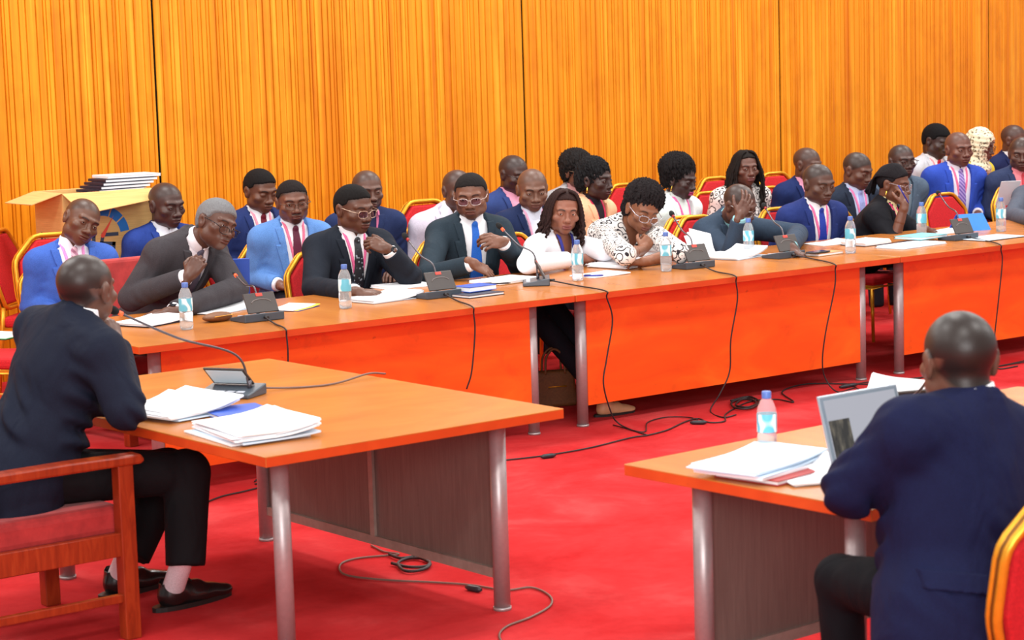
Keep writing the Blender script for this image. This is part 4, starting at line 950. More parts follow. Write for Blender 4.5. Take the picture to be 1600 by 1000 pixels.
# ---- rear row by the wall
def row3(label, chairlabel, *a, **k):
    q = dict(Q); q.update(k); p = make_person(label, *a, **q); b = p.location; chair(b[0], b[1]+.03, 180, chairlabel, 1.0); return p
row3('man in blue suit sitting right of the carton, eyes lowered', 'gold framed chair under the man beside the carton', (260, 320), 3.2, 170, 10, 0, ta=180, s=1.18, skin=(70, 46, 40), hl='recede', stub=((30, 26, 26), .5), jacket=(38, 60, 132), shirt=(236, 240, 248), lid=.6, v=(.08, .3, .02), fine=True)
row3('youngest man in navy suit and maroon tie looking down, flat top hair', 'gold framed chair under the youngest man in navy suit', (407, 298), 3.2, 176, 16, 0, ta=185, s=1.14, skin=(96, 58, 42), hl='high', hair=('buzz', (22, 18, 18), dict(t=.008)), jacket=(36, 50, 100), shirt=WHITE, tie=(110, 28, 44), lanyard=(238, 150, 170), lid=.7, v=(.085, .4, .03), fine=True)
row3('bald man in blue jacket and pink shirt behind the man with open collar', 'gold framed chair under the bald man in pink shirt', (803, 272), 3.3, 174, 14, 0, ta=175, s=1.14, skin=(66, 44, 40), hl='recede', stub=((30, 26, 26), .5), jacket=(48, 66, 120), shirt=(240, 170, 200), lid=.6, glasses=((60, 50, 50), None, 0.))
row3('woman in grey jacket and glasses half hidden behind the woman in peach', 'gold framed chair under the woman in grey jacket', (903, 268), 3.25, 180, 4, 0, s=1.06, fem=True, skin=(100, 64, 50), stub=None, hair=('afro', (26, 22, 22), dict(r=(.110, .120, .100))), glasses=((160, 140, 120), None, 0.), jacket=(168, 168, 172), shirt=(200, 150, 150))
row3('woman with very long loose braids and spotted dark top looking sideways', 'gold framed chair under the woman with very long braids', (1164, 263), 3.1, 198, 2, 0, ta=190, s=1.10, fem=True, skin=(98, 62, 50), lips=(120, 70, 70), stub=None, hair=('braids', (30, 24, 22), dict(L=-.36, curl=.010, n=64, spread=1.12, r=.0075)), shirtmat=MATS['swirl'], neckline=(.06, .12), sleeve=.3, lid=.3, gaze=(14, 0), fine=True)
row3('bald man in navy suit and pink shirt behind the man in blue tie', 'gold framed chair under the bald man in navy suit', (1262, 257), 3.1, 166, 10, 0, ta=185, s=1.12, skin=(86, 56, 46), hl='recede', stub=((40, 34, 34), .5), jacket=(30, 44, 92), shirt=(244, 170, 200))
row3('man in pale grey checked jacket bowing his head, red tie', 'gold framed chair under the man in pale grey jacket', (1463, 221), 3.35, 170, 20, -6, ta=182, s=1.16, skin=(60, 42, 38), hair=('buzz', (16, 14, 16), dict(t=.014)), jacket=(196, 198, 206), shirt=WHITE, tie=(190, 40, 60), lanyard=(236, 150, 160), lid=.7, v=(.085, .4, .03), fine=True)
row3('woman in leopard patterned headscarf with glasses', 'gold framed chair under the woman in leopard headscarf', (1532, 227), 3.0, 160, 14, 0, ta=170, s=1.10, fem=True, skin=(92, 60, 50), stub=None, hair=('scarf', (30, 30, 30)), glasses=((90, 70, 60), None, 0.), shirt=(214, 196, 60))
row3('man in navy suit and dark tie at the far right by the wall', 'gold framed chair under the man far right by the wall', (1585, 219), 3.2, 164, 10, 0, ta=180, s=1.12, skin=(88, 56, 46), hl='recede', stub=((40, 34, 34), .5), jacket=(28, 36, 76), shirt=WHITE, tie=(40, 40, 60), glasses=((60, 50, 50), None, 0.))
# chairs seen without a sitter
for (x, y, Y, az, sc, lb) in ((-4, 372, 3.9, 135, 1.12, 'empty red chair at the left picture edge turned towards the right'), (78, 347, 3.05, 185, 1.14, 'empty red chair whose tall back stands behind the man with tilted head'),
        (660, 305, 3.0, 180, 1.17, 'empty chair with gold rim behind the man in lilac jacket'), (975, 288, 3.75, 180, 1.11, 'empty red chair back right of the woman in peach'), (1115, 273, 3.80, 180, 1.10, 'empty red chair back left of the woman with long braids'),
        (1208, 268, 3.80, 180, 1.10, 'empty red chair back right of the woman with long braids'), (1086, 345, 1.84, 180, 1.0, 'red banquet chair under the woman in swirl print blouse, its back showing right of her'), (1472, 309, 1.80, 182, 1.0, 'empty red chair right of the woman in black, by the blue folder')):
    q = aty(x, y, Y); f = frame(az)[1]; chair(q[0]+f[0]*.29*sc, q[1]+f[1]*.29*sc, az, lb, sc)
q = atz(-8, 552, .45); cl = chair(q[0], q[1], 140, 'red chair at the left edge with leaflets on its seat')

# ---- foreground pair
armchair('wooden armchair with red seat under the man in left foreground', -1.44, -1.675, 90, 'wooden armchairs')
p = make_person('man in dark suit in left foreground seen from behind, chin on hand', A(135, 452, -1.72), 0, 62, 2, 2, ta=84, hipxy=(-1.40, -1.69), hipz=.58, folds=.010, legw=1.32, neckoff=(0, 0, .035), wide=1.10, s=1.10, skin=(92, 62, 50), hl='full', stub=((26, 22, 22), .85), jacket=(21, 26, 42), shirt=WHITE, trouser=(16, 15, 18), bulk=1.12, sh=.205, tail=.26,
    R=arm(atz(196, 640, .83), A(183, 540, -1.60), A(172, 497, -1.55), c=.6, n=(.4, -.8, .2), t=.3), L=arm(atz(120, 628, .84), atz(178, 628, .80), atz(205, 620, .795), c=.3, n=(0, -.2, 1)),
    knees=[A(292, 738, -1.86), A(262, 735, -1.52)], feet=[A(290, 884, -1.93), A(205, 870, -1.58)], socks=(232, 226, 232), shoes=[tuple(atz(272, 950, 0)[:2])+(84,), tuple(atz(186, 930, 0)[:2])+(80,)])
FM = p
p = make_person('man in navy suit in right foreground typing at the laptop, seen from behind', A(1498, 562, -5.02), 0, 28, 4, 0, ta=8, hipxy=tuple(A(1492, 900, -5.10)[:2]), hipz=.58, folds=.009, tail=.36, neckoff=(0, 0, .025), patches=(('pocket_flap', -.20, -.06, -.47, -.42, -1), ('centre_vent', -.004, .004, -.66, -.40, -1)), knees=[A(1430, 900, -4.60), A(1312, 905, -4.72)], feet=[A(1440, 1130, -4.60), A(1325, 1140, -4.72)], s=1.13, skin=(100, 66, 52), stub=((26, 23, 22), .92), hl='full', jacket=(16, 21, 54), shirt=WHITE, trouser=(9, 9, 15), bulk=1.16, sh=.205, wide=1.04,
    L=arm(A(1330, 762, -4.90), Z(1335, 725, .81), Z(1372, 712, .80), c=.3, n=(0, 0, 1)), R=arm(A(1640, 780, -4.75), Z(1450, 705, .80), Z(1415, 700, .79), c=.3, n=(0, 0, 1)))
RM = p
chair(p.location[0]+.055, p.location[1]-.10, 10, 'red banquet chair with gold frame under the man at the laptop')
# ------------------------------------------------------------------ things on the tables
TOP = .7505
def azm(a, b): return math.degrees(math.atan2(b[0]-a[0], b[1]-a[1]))
MICL = ('microphone console in front of the grey haired speaker, thin stem with orange light', 'microphone console beside the blue books, between the heavy man and the slim man', 'microphone console seen side on in front of the woman in white', 'microphone console in front of the woman in swirl print', 'microphone console in front of the man covering his face', 'microphone console beside the teal notebooks, by the empty red chair')
def mic(lab, px, headpx, hY, cab, az=0, **k):
    b = atz(px[0], px[1], TOP); h = aty(headpx[0], headpx[1], hY) if hY is not None else headpx
    cab[1] = np.array([cab[1][0], -.012, TOP+.006]); cab.insert(2, np.array([cab[1][0], -.022, TOP-.03]))
    return mic_unit(lab, b, az, h, cable=cab, **k)
def drop(x0, y0, pts): return [atz(x0, y0, TOP+.006)]+[(aty(a, b, -.012) if b < 1000 else None) for a, b in pts]
M1 = mic(MICL[0], (402, 500), (368, 430), .78, [atz(430, 506, TOP+.006), aty(446, 524, -.012), aty(450, 560, -.02), aty(448, 640, .02)], ring='small')
M2 = mic(MICL[1], (682, 464), (637, 374), .80, [atz(715, 470, TOP+.006), aty(738, 482, -.012), aty(742, 520, -.02), aty(737, 580, -.02), aty(729, 608, -.01)], ring=False)
M3 = mic(MICL[2], (838, 444), (785, 358), .85, [atz(900, 446, TOP+.006), aty(946, 458, -.012), aty(957, 500, -.02), aty(948, 560, -.02), aty(943, 600, -.03), aty(955, 645, -.03), aty(966, 661, -.03), atz(985, 671, .006), atz(1012, 680, .006)], az=-52)
M4 = mic(MICL[3], (1082, 418), (1052, 338), .85, [atz(1118, 424, TOP+.006), aty(1148, 438, -.012), aty(1152, 470, -.02), aty(1142, 530, -.02), aty(1140, 580, -.01), aty(1125, 615, -.01), atz(1110, 642, .006), atz(1130, 652, .006), atz(1150, 648, .006)], ring=False)
M5 = mic(MICL[4], (1224, 402), (1196, 325), .85, [atz(1268, 404, TOP+.006), aty(1303, 416, -.012), aty(1304, 450, -.02), aty(1290, 520, -.02), aty(1285, 565, -.01), aty(1290, 592, -.01), atz(1308, 612, .006), atz(1335, 606, .006)], ring=False)
M6 = mic(MICL[5], (1497, 374), (1468, 304), .85, [atz(1535, 375, TOP+.006), aty(1562, 382, -.012), aty(1566, 410, -.02), aty(1560, 470, -.02), aty(1553, 535, -.01), aty(1552, 562, -.01), atz(1560, 576, .006), atz(1590, 572, .006)], ring=False)
b = atz(362, 618, TOP); hd = aty(187, 489, -1.62)
M7 = mic_unit('microphone console with lit orange ring on the left foreground table', b, azm(b, (-1.2, -2.05)), hd, tilt=50, back=False, stem_rise=.10, grey=True, cable=[atz(450, 606, TOP+.005), atz(520, 600, TOP+.005), atz(575, 584, TOP+.02), atz(602, 584, TOP+.005)])
M8 = mic_unit('microphone console behind the laptop on the right foreground table', np.array([.72, -4.02, TOP]), 200, aty(1452, 590, -4.25), ring=False, stem_rise=.06)

BOT = bottle_proto(); register_children(BOT)
for i, (x, y, lb) in enumerate(((292, 515, 'water bottle in front of the grey haired speaker'), (540, 482, 'water bottle in front of the heavy man in black suit'), (903, 438, 'water bottle in front of the woman in white blouse'), (1041, 424, 'water bottle beside the swirl print blouse'),
        (1170, 399, 'water bottle in front of the hand over face man'), (1329, 396, 'water bottle in front of the balding man in blue suit'), (1440, 370, 'water bottle in front of the woman in black cardigan'), (1564, 362, 'water bottle furthest right on the back tables'), (1199, 716, 'water bottle on the right foreground table near the laptop'))):
    o = BOT if i == 0 else copy_tree(BOT); o.location = tuple(atz(x, y, TOP)); o.scale = (1.05,)*3 if i < 8 else (.97,)*3; o['label'] = lb; o.rotation_euler = (0, 0, i*1.3)
P_ = 'paper'; B_ = 'pale blue paper'
def stack(name, lb, cat, px, w, d, rot, layers, seed=0, group='papers on the tables', z=TOP): return paper_stack(name, lb, cat, atz(px[0], px[1], z), w, d, math.radians(rot), layers, group, seed, z)
# nearest long table
stack('paper_stack', 'white papers over a dark folder left of the first bottle', 'papers', (240, 505), .31, .22, 20, [(.006, 'navy card', 0, .004), (.012, P_, .02, .012)], 1)
stack('paper_sheet', 'white sheet right of the first bottle with pale blue edge', 'papers', (345, 484), .42, .28, 24, [(.003, B_, 0, .01), (.004, P_, .03, .01)], 2)
pen('black pen lying on the white sheet by the grey haired speaker', atz(268, 493, TOP+.018), atz(300, 492, TOP+.016), 'pen black', group='pens')
r = empty('leather_pouch', atz(338, 502, TOP), math.radians(15), 'brown leather pouch beside the first microphone console', 'pouch'); g_ = [Ell((0, 0, .022), (.085, .05, .022), None, 0.), Ell((.03, 0, .02), (.07, .045, .02), None, .02)]
v_, f_ = prims_mesh(g_, .006); field_obj('pouch_body', [(v_, f_)], MATS['brown leather'], r, (0, 0, 0)); m = MB(); m.tube([(x, -.052+.3*x*x, .03) for x in np.linspace(-.06, .08, 8)], .002, 6); m.build('zip', MATS['gold frame'], r)
stack('leaflet', 'yellow leaflet with blue corner right of the first console', 'leaflet', (462, 482), .24, .16, 30, [(.002, 'blue card', 0, .0), (.002, 'yellow paper', .01, .012), (.002, P_, .01, .02)], 3)
stack('paper_stack', 'white papers behind the second bottle, under the hand of the heavy man', 'papers', (600, 468), .36, .24, 8, [(.004, B_, 0, .004), (.014, P_, .03, .008)], 4)
notebook('open white spiral notebook left of the second console', atz(628, 448, TOP)[:2], .30, .20, math.radians(-4), 'paper', .012, 'spiral notebooks', z=TOP)
notebook('blue bound book on top of a dark one beside the second console', atz(742, 459, TOP)[:2]-np.array([0, -.0]), .20, .14, math.radians(6), 'blue card', .022, 'bound books', spiral=False, page_top=False, z=TOP+.019)
notebook('dark bound book underneath the blue one', atz(746, 462, TOP)[:2], .25, .16, math.radians(4), 'navy card', .010, 'bound books', spiral=False, page_top=False, z=TOP)
notebook('white spiral notebook in front of the slim man in blue tie', atz(790, 440, TOP)[:2], .36, .25, math.radians(10), 'tan card', .014, 'spiral notebooks', z=TOP)
pen('dark blue pen lying on the notebook of the slim man', atz(752, 444, TOP+.02), atz(798, 442, TOP+.02), 'pen black', group='pens', z=TOP+.02)
# middle long table
stack('paper_stack', 'white papers in front of the woman in white blouse', 'papers', (938, 430), .30, .20, 4, [(.006, P_, .005, .004)], 5)
pen('blue pen on the papers of the woman in white blouse', atz(912, 431, TOP+.012), atz(944, 430, TOP+.012), 'pen blue', group='pens')
stack('paper_stack', 'thick wad of white papers between third and fourth bottles', 'papers', (985, 414), .46, .30, 10, [(.010, P_, .01, .012), (.012, P_, .04, .02)], 6)
q = atz(1098, 398, TOP); r = empty('open_booklet', q, math.radians(4), 'open white booklet with lifted pages behind the fourth console', 'booklet')
m = MB()
for k, (dx, t1, t2) in enumerate(((0, .16, .12), (.014, .10, .19), (.03, .05, .24))):
    vs = [(-.10+dx, .02*k, .004), (.10+dx, .02*k-.02, .004), (.10+dx+t2*.4, .10+.02*k, .10+t1*.15), (-.10+dx+t2*.5, .12+.02*k, .115+.02*k)]
    m.add(vs+[(a, b+.002, c+.002) for a, b, c in vs], [(0, 1, 2, 3), (7, 6, 5, 4), (0, 4, 5, 1), (1, 5, 6, 2), (2, 6, 7, 3), (3, 7, 4, 0)])
m.build('pages', MATS['paper'], r); m = MB(); m.box((.05, -.03, .003), (.30, .14, .005)); m.build('cover', MATS['paper'], r)
stack('paper_stack', 'curled white booklet between the two consoles of the middle table', 'papers', (1152, 402), .34, .24, 12, [(.006, B_, 0, .004), (.010, P_, .06, .012)], 7)
stack('paper_stack', 'small blue folder behind the fourth console', 'folder', (1058, 404), .10, .09, 30, [(.012, 'blue card', .03, .006)], 8)
notebook('tan notebook with black phone on it near the fifth console', atz(1285, 398, TOP)[:2], .24, .14, math.radians(5), 'tan card', .012, 'bound books', spiral=False, page_top=False, z=TOP)
r = empty('mobile_phone', tuple(atz(1278, 395, TOP+.02)), math.radians(8), 'black mobile phone lying on the tan notebook', 'phone'); m = MB(); m.box((0, 0, .0055), (.155, .078, .009)); m.build('phone_case', MATS['black plastic'], r, bevel=.003); m = MB(); m.box((0, 0, .0104), (.145, .070, .0008)); m.build('phone_screen', MATS['screen glass'], r)
stack('paper_stack', 'white paper bundle right of the sixth bottle', 'papers', (1352, 382), .26, .20, 4, [(.004, 'navy card', 0, .002), (.024, P_, .004, .006)], 9)
stack('paper_sheet', 'white sheet under the hands of the balding man in blue suit', 'papers', (1297, 381), .28, .2, -6, [(.005, P_, .02, .006)], 10)
# far table
notebook('teal covered spiral notebook in front of the woman in black', atz(1440, 377, TOP)[:2]+np.array([.03, .03]), .30, .21, math.radians(6), 'teal card', .012, 'spiral notebooks', page_top=False, z=TOP+.019)
notebook('white spiral notebook underneath the teal one', atz(1424, 384, TOP)[:2], .46, .22, math.radians(6), 'pale blue paper', .010, 'spiral notebooks', z=TOP)
stack('paper_sheet', 'white paper under the hand of the woman in black', 'papers', (1478, 363), .30, .2, 0, [(.008, P_, .01, .004)], 11)
stack('folder', 'bright blue folder lying right of the sixth console', 'folder', (1548, 372), .42, .24, 3, [(.004, 'bright blue card', 0, .004), (.003, B_, 0, .02)], 12)
q = atz(1524, 360, TOP); r = empty('upright_folder', q, math.radians(-12), 'bright blue folder standing open behind the sixth console', 'folder'); m = MB()
m.add([(-.11, -.03, 0), (.11, -.03, 0), (.11, .06, .11), (-.11, .06, .11), (-.11, -.024, 0), (.11, -.024, 0), (.11, .066, .11), (-.11, .066, .11)], [(3, 2, 1, 0), (4, 5, 6, 7), (0, 1, 5, 4), (1, 2, 6, 5), (2, 3, 7, 6), (3, 0, 4, 7)]); m.build('front_cover', MATS['bright blue card'], r)
m = MB(); m.add([(-.11, .15, 0), (.11, .15, 0), (.11, .066, .11), (-.11, .066, .11), (-.11, .156, 0), (.11, .156, 0), (.11, .072, .11), (-.11, .072, .11)], [(3, 2, 1, 0), (4, 5, 6, 7), (0, 1, 5, 4), (1, 2, 6, 5), (2, 3, 7, 6), (3, 0, 4, 7)]); m.build('back_cover', MATS['blue card'], r)
# held things
def heldcard(name, lb, cat, c, size, az, pit, mk):
    r = empty(name, c, 0, lb, cat); m = MB(); m.box((0, 0, 0), size, frame(az, pit)); m.build('sheet', MATS[mk], r, bevel=.0005, seg=1)
heldcard('green_folder', 'green folder held by the woman with afro', 'folder', A(1088, 352, 2.05), (.20, .006, .16), 188, 35, 'green card')
heldcard('paper_sheet', 'white sheet held up at the right edge by the man in pink shirt', 'papers', A(1575, 302, 1.75), (.16, .003, .22), 205, 30, 'paper')
heldcard('blue_folder', 'upright blue folder between the grey haired speaker and the light blue suit', 'folder', A(376, 440, 1.30), (.10, .012, .26), 205, 12, 'blue card')
pen('blue pen in the fingers of the woman in black cardigan', A(1404, 290, 1.05), A(1420, 318, 1.06), 'pen blue', group='pens')
pen('purple tipped pen in the hand of the woman in white blouse', Z(952, 394, .83), Z(938, 402, .79), 'pen blue', group='pens')
# left foreground table
stack('paper_stack', 'white papers under the elbow side of the left foreground table, left pile', 'papers', (272, 645), .31, .36, 8, [(.008, B_, 0, .03), (.022, P_, .04, .030)], 20, 'paper piles on the left foreground table')
stack('paper_stack', 'thick white paper pile nearest the camera on the left foreground table', 'papers', (396, 678), .30, .38, -6, [(.006, P_, .0, .03), (.006, B_, .01, .035), (.028, P_, .03, .022)], 21, 'paper piles on the left foreground table')
notebook('dark blue folder under the paper piles of the left foreground table', atz(392, 655, TOP)[:2]+np.array([.02, .10]), .22, .30, math.radians(-10), 'blue card', .010, 'bound books', spiral=False, page_top=False, z=TOP)
# right foreground table
stack('paper_stack', 'pale blue and white papers left of the laptop', 'papers', (1186, 730), .36, .25, 12, [(.008, P_, 0, .01), (.016, B_, .02, .012)], 22, 'paper piles on the right foreground table', TOP+.016)
notebook('red book under the pale blue papers left of the laptop', atz(1205, 742, TOP)[:2]+np.array([.03, -.0]), .32, .24, math.radians(8), 'red card', .010, 'bound books', spiral=False, page_top=False, z=TOP)
stack('paper_sheet', 'curled white paper in front of the laptop under the sleeve', 'papers', (1268, 746), .20, .24, -24, [(.010, P_, .05, .006)], 23, 'paper piles on the right foreground table')
stack('paper_stack', 'white papers behind the laptop near the hidden console', 'papers', (1385, 640), .16, .22, 10, [(.010, P_, .12, .004)], 24, 'paper piles on the right foreground table')
# laptop
hl, hr_ = atz(1308, 744, TOP+.012), atz(1424, 720, TOP+.012); d = nrm((hr_-hl)*[1, 1, 0]); bk = np.array([-d[1], d[0], 0.])
r = empty('laptop', (hl+hr_)/2*[1, 1, 0]+[0, 0, TOP], math.atan2(d[1], d[0]), 'open silver laptop in front of the man in right foreground', 'laptop'); w = .345
m = MB(); m.box((0, -.115, .009), (w, .235, .016)); bs = m.build('laptop_base', MATS['laptop silver'], r, bevel=.004)
m = MB()
for i in range(12):
    for j in range(5): m.box((-.143+.026*i, -.045-.022*j, .0175), (.022, .018, .003))
m.build('keyboard', MATS['key black'], bs)
lt = math.radians(16); Ml = np.array([[1, 0, 0], [0, math.cos(lt), math.sin(lt)*-1], [0, math.sin(lt), math.cos(lt)]]); o = np.array([0, .005, .016])
m = MB(); m.box(o+Ml[2]*.118, (w, .007, .236), Ml); sc_ = m.build('laptop_lid', MATS['laptop silver'], r, bevel=.003)
m = MB(); m.box(o+Ml[2]*.120-Ml[1]*.0038, (w-.012, .0012, .218), Ml); m.build('bezel', plain('bezel grey', (128, 142, 156), .25, .2, .03), sc_)
m = MB(); m.box(o+Ml[2]*.122-Ml[1]*.0046, (w-.036, .0012, .196), Ml, 0); m.box(o+Ml[2]*.092-Ml[1]*.0054-Ml[0]*.108, (.088, .0012, .132), Ml, 1); m.build('screen', [MATS['lit page'], MATS['lit picture']], sc_)

# ------------------------------------------------------------------ cables, bag, carton
def cable(lb, px, z=.006, r=.0042, grey=False, name='floor_cable', plug=None, group='cables on the carpet'):
    pts = [atz(x, y, z) for x, y in px]; root = empty(name, pts[0]*[1, 1, 0], 0, lb, 'cable', group); m = MB(); m.tube([p-pts[0]*[1, 1, 0] for p in spline(pts, 8)], r, 7); m.build('cord', MATS['grey cable'] if grey else MATS['cable rubber'], root)
    for (x, y, x2, y2) in plug or []:
        a, b = atz(x, y, .012)-pts[0]*[1, 1, 0], atz(x2, y2, .012)-pts[0]*[1, 1, 0]; k = MB(); k.tube([a, a*.8+b*.2, a*.2+b*.8, b], [.006, .012, .012, .006], 10); k.build('connector', MATS['black plastic'], root)
    return root
cable('dark cable running across the carpet from the foreground table to the middle table', [(780, 720), (850, 712), (920, 700), (985, 684), (1012, 680), (1042, 672), (1068, 660), (1090, 654), (1108, 660), (1132, 658), (1135, 646), (1170, 628), (1212, 624), (1240, 628), (1222, 612), (1260, 600), (1330, 600), (1392, 600), (1440, 590)], plug=[(845, 714, 868, 711), (1078, 660, 1104, 660), (1312, 605, 1340, 600)])
cable('thin loop of cable beside its connector under the middle table', [(958, 664), (1005, 675), (1012, 660), (1040, 652), (1075, 652), (1090, 656)], r=.0035)
m_ = [(1142, 626), (1170, 620), (1186, 628), (1172, 638), (1148, 637), (1144, 628), (1168, 622), (1182, 630), (1168, 636), (1150, 633), (1160, 624), (1182, 626)]
cable('coiled bundle of dark cable on the carpet under the middle table', m_, .012, .006)
cable('dark cable tail forking below the third table near the seated man', [(1330, 600), (1350, 612), (1392, 618), (1398, 606), (1360, 597), (1320, 604)], r=.0035)
cable('dark cable across the carpet at the far right', [(1420, 592), (1500, 582), (1560, 572), (1640, 560)], r=.004)
cable('second dark cable across the carpet at the far right', [(1540, 575), (1580, 568), (1650, 552)], r=.0035)
cable('grey cable from under the left foreground table towards the camera', [(580, 852), (600, 862), (622, 866), (560, 872), (532, 882), (540, 898), (600, 906), (680, 910), (735, 914), (790, 922), (830, 918), (858, 930), (860, 946), (830, 964), (790, 980), (782, 1000), (820, 1040)], grey=True, plug=[(728, 917, 752, 922)])
cable('coiled dark cable under the left foreground table', [(612, 880), (640, 886), (668, 884), (668, 874), (640, 872), (622, 880), (634, 892), (660, 890), (672, 880), (650, 870), (626, 872), (608, 866)], .012, .0065)
cable('dark cable on the carpet behind the left foreground table', [(310, 790), (345, 776), (380, 768), (412, 760)], r=.004)
cable('short loop of cable near the far leg of the left foreground table', [(398, 752), (405, 747), (414, 750), (410, 756), (398, 756)], r=.004)
cable('grey cable under the right foreground table', [(1225, 985), (1250, 988), (1275, 982), (1295, 975)], grey=True)
# handbag
q = atz(866, 634, 0); r = empty('handbag', q, math.radians(-20), 'brown woven handbag on the carpet between the first two tables', 'bag'); m = MB()
m.add([(-.13, -.06, 0), (.13, -.06, 0), (.13, .06, 0), (-.13, .06, 0), (-.12, -.035, .21), (.12, -.035, .21), (.12, .035, .21), (-.12, .035, .21)], [(3, 2, 1, 0), (4, 5, 6, 7), (0, 1, 5, 4), (1, 2, 6, 5), (2, 3, 7, 6), (3, 0, 4, 7)])
m.build('bag_body', MATS['brown leather'], r, bevel=.02, seg=3)
for s_ in (-1, 1):
    m = MB(); m.tube(spline([(-.06, s_*.036, .19), (-.05, s_*.03, .29), (0, s_*.025, .335), (.05, s_*.03, .29), (.06, s_*.036, .19)], 8), .007, 8); m.build('handle', MATS['brown leather'], r)
m = MB(); m.tube([(-.05, -.055, .12), (.06, -.055, .12)], .004, 6); m.build('strap', MATS['gold frame'], r)
# shoe of the woman in white showing under the panel
q = atz(945, 650, 0); make_shoe(W4, np.array(W4.location), q[0], q[1], 96, MATS['beige leather'], .88)
# carton by the wall
c0 = aty(97, 303, 3.42); c1 = aty(236, 299, 3.42); c0[2] = c1[2] = c0[2]; Wc = c1[0]-c0[0]; Dc = .40; hc = .62; zt_ = c0[2]
def carton(lb, z0, h, group=None): return empty('cardboard_box', (c0[0], c0[1], z0), 0, lb, 'box', group)
r = carton('closed carton supporting the printed carton by the wall', 0, 0); m = MB(); m.box((Wc/2, Dc/2, (zt_-hc)/2), (Wc, Dc, zt_-hc-.002)); m.build('carton_body', MATS['carton'], r, bevel=.004)
r = carton('open cardboard carton with printed blue gauge by the wall', zt_-hc, hc); m = MB(); t_ = .006
m.box((Wc/2, t_/2, hc/2), (Wc, t_, hc)); m.box((Wc/2, Dc-t_/2, hc/2), (Wc, t_, hc)); m.box((t_/2, Dc/2, hc/2), (t_, Dc-2*t_, hc)); m.box((Wc-t_/2, Dc/2, hc/2), (t_, Dc-2*t_, hc)); m.box((Wc/2, Dc/2, .004), (Wc, Dc, .006))
cb = m.build('carton_body', MATS['carton'], r)
def flap(a, b, c, d_):
    m = MB(); V_ = [np.array(v, float) for v in (a, b, c, d_)]; nn = nrm(np.cross(V_[1]-V_[0], V_[3]-V_[0]))*.005; m.add(V_+[v+nn for v in V_], [(3, 2, 1, 0), (4, 5, 6, 7), (0, 1, 5, 4), (1, 2, 6, 5), (2, 3, 7, 6), (3, 0, 4, 7)]); m.build('flap', MATS['carton'], r)
flap((0, -.002, hc), (Wc, -.002, hc), (Wc, -.19, hc-.05), (.05, -.19, hc-.12)); flap((0, 0, hc), (0, Dc, hc), (-.20, Dc, hc-.06), (-.20, .02, hc-.06)); flap((Wc, 0, hc), (Wc, Dc, hc), (Wc+.17, Dc, hc-.10), (Wc+.17, 0, hc-.10)); flap((0, Dc, hc), (Wc, Dc, hc), (Wc, Dc+.14, hc-.09), (0, Dc+.14, hc-.09))
yf = -.0015; gc = aty(160, 369, 3.42)-np.array([c0[0], c0[1], zt_-hc]); gx, gz = gc[0], gc[2]; m = MB()
def arc(r0, r1, a0, a1): 
    n = 10; V_ = []
    for i in range(n+1):
        a = math.radians(a0+(a1-a0)*i/n); V_ += [(gx+r0*math.cos(a), yf, gz+r0*math.sin(a)), (gx+r1*math.cos(a), yf, gz+r1*math.sin(a))]
    return V_, [(2*i, 2*i+1, 2*i+3, 2*i+2) for i in range(n)]
for a0, a1 in ((8, 36), (39, 66), (69, 96), (99, 126), (129, 156)):
    v_, f_ = arc(.128, .190, a0, a1); m.add(v_, f_)
m.build('gauge_print', MATS['print blue'], cb)
m = MB(); a = math.radians(56); e1 = np.array([math.cos(a), 0, math.sin(a)]); e2 = np.array([-math.sin(a), 0, math.cos(a)]); g0 = np.array([gx, yf-.001, gz])
m.add([g0-e2*.014, g0+e1*.15, g0+e2*.014, g0-e1*.012], [(0, 1, 2, 3)]); m.build('needle_print', MATS['print red'], cb)
def stroke(m, pts, w):
    pts = [np.array(p, float) for p in pts]
    for i in range(len(pts)-1):
        a, b = pts[i], pts[i+1]; d = nrm(b-a); n = np.array([-d[1], d[0]])*w/2; a = a-d*w*.5; b = b+d*w*.5
        m.add([(q[0], yf-.0008, q[1]) for q in (a-n, b-n, b+n, a+n)], [(0, 1, 2, 3)])
m = MB(); lx = gx-.052; lz = gz-.112; sl = .02
def LT(pts): return [(lx+x+z*.18, lz+z) for x, z in pts]
stroke(m, LT([(-.11, 0), (-.11, .12), (-.03, .12), (-.022, .06), (-.11, .055)]), .024)                      # P
stroke(m, LT([(.13, .12), (.035, .12), (.03, .068), (.118, .060), (.12, .0), (.022, .0)]), .023)            # S
m.build('letter_print', MATS['print navy'], cb)
m = MB()
for i in range(3):
    for j in range(7): m.box((-.0008, .05+.045*j, hc-.26-.035*i), (.0012, .028-.01*((i+j) % 3 == 0), .014))
m.build('shipping_marks', MATS['print navy'], cb)
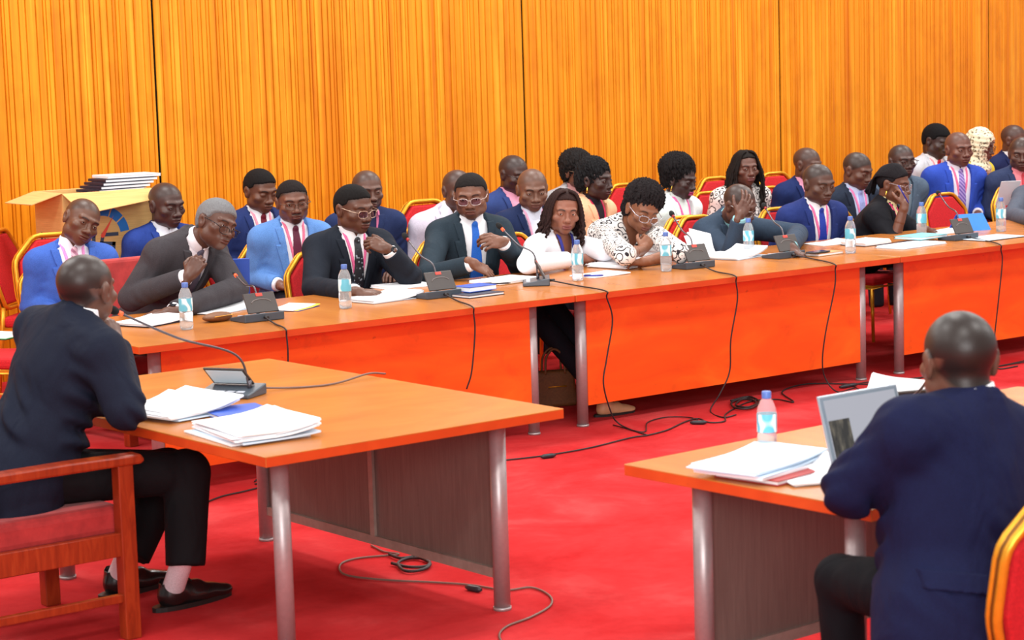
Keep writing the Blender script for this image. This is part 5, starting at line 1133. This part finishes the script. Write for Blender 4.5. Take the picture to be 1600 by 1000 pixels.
for i in range(5):
    q = aty(172+3.0*i, 292-1.6*i, 3.62); r = empty('paper_bundle', (q[0]+.02*i, 3.60+.012*i, zt_-.012+.020*i), math.radians(8-3*i), ('lowest', 'second lowest', 'middle', 'second highest', 'topmost')[i]+' white document bundle of the pile on the carton', 'papers', 'document bundles on the carton')
    m = MB(); m.box((0, 0, .007), (.36, .25, .014)); m.build('sheets', MATS['paper'], r, bevel=.001); m = MB(); m.box((0, 0, .0162), (.365, .255, .0025)); m.box((-.183, 0, .009), (.002, .25, .016)); m.build('cover', MATS['navy card'] if i < 4 else MATS['paper'], r)
stack('leaflet', 'green and white leaflets on the seat of the chair at the left edge', 'leaflet', (6, 527), .24, .2, 30, [(.004, 'navy card', 0, .004), (.004, 'green card', .01, .01), (.003, P_, .01, .02)], 30, None, .466)

# ------------------------------------------------------------------ light and camera
W = bpy.data.worlds.new('room air'); SC.world = W; W.use_nodes = True; W.node_tree.nodes['Background'].inputs[0].default_value = (1., .985, .97, 1); W.node_tree.nodes['Background'].inputs[1].default_value = .55
def area(name, loc, size, power, target=None, col=(1, .97, .93)):
    l = bpy.data.lights.new(name, 'AREA'); l.shape = 'RECTANGLE'; l.size, l.size_y = size; l.energy = power; l.color = col; o = bpy.data.objects.new(name, l); COL.objects.link(o); o.location = loc
    d = Vector((0, 0, -1)) if target is None else Vector(target)-Vector(loc); o.rotation_euler = d.to_track_quat('-Z', 'Y').to_euler(); return o
for i, x in enumerate((-4.5, -1.5, 1.5, 4.5, 7.5, 10.5)):
    for j, y in enumerate((-6.0, -2.6, .8, 3.0)): area('ceiling_lamp', (x, y, 4.2), (1.2, .6), 62)
area('daylight_window', (-6.5, -11., 3.2), (5, 2.6), 620, (2.5, 1, .9), (1, .99, .98))
cam = bpy.data.cameras.new('camera'); co = bpy.data.objects.new('camera', cam); COL.objects.link(co); cam.sensor_width = 36; cam.lens = FPX*36/1600
co.matrix_world = Matrix([[RGT[i], UPV[i], -FWD[i], CAM[i]] for i in range(3)]+[[0, 0, 0, 1]]); cam.clip_end = 100
cam.dof.use_dof = True; cam.dof.focus_distance = 11.2; cam.dof.aperture_fstop = 5.6
SC.camera = co
SC.view_settings.view_transform = 'Standard'; SC.view_settings.look = 'None'; SC.view_settings.exposure = 0.; SC.view_settings.gamma = 1.; SC.view_settings.use_curve_mapping = False
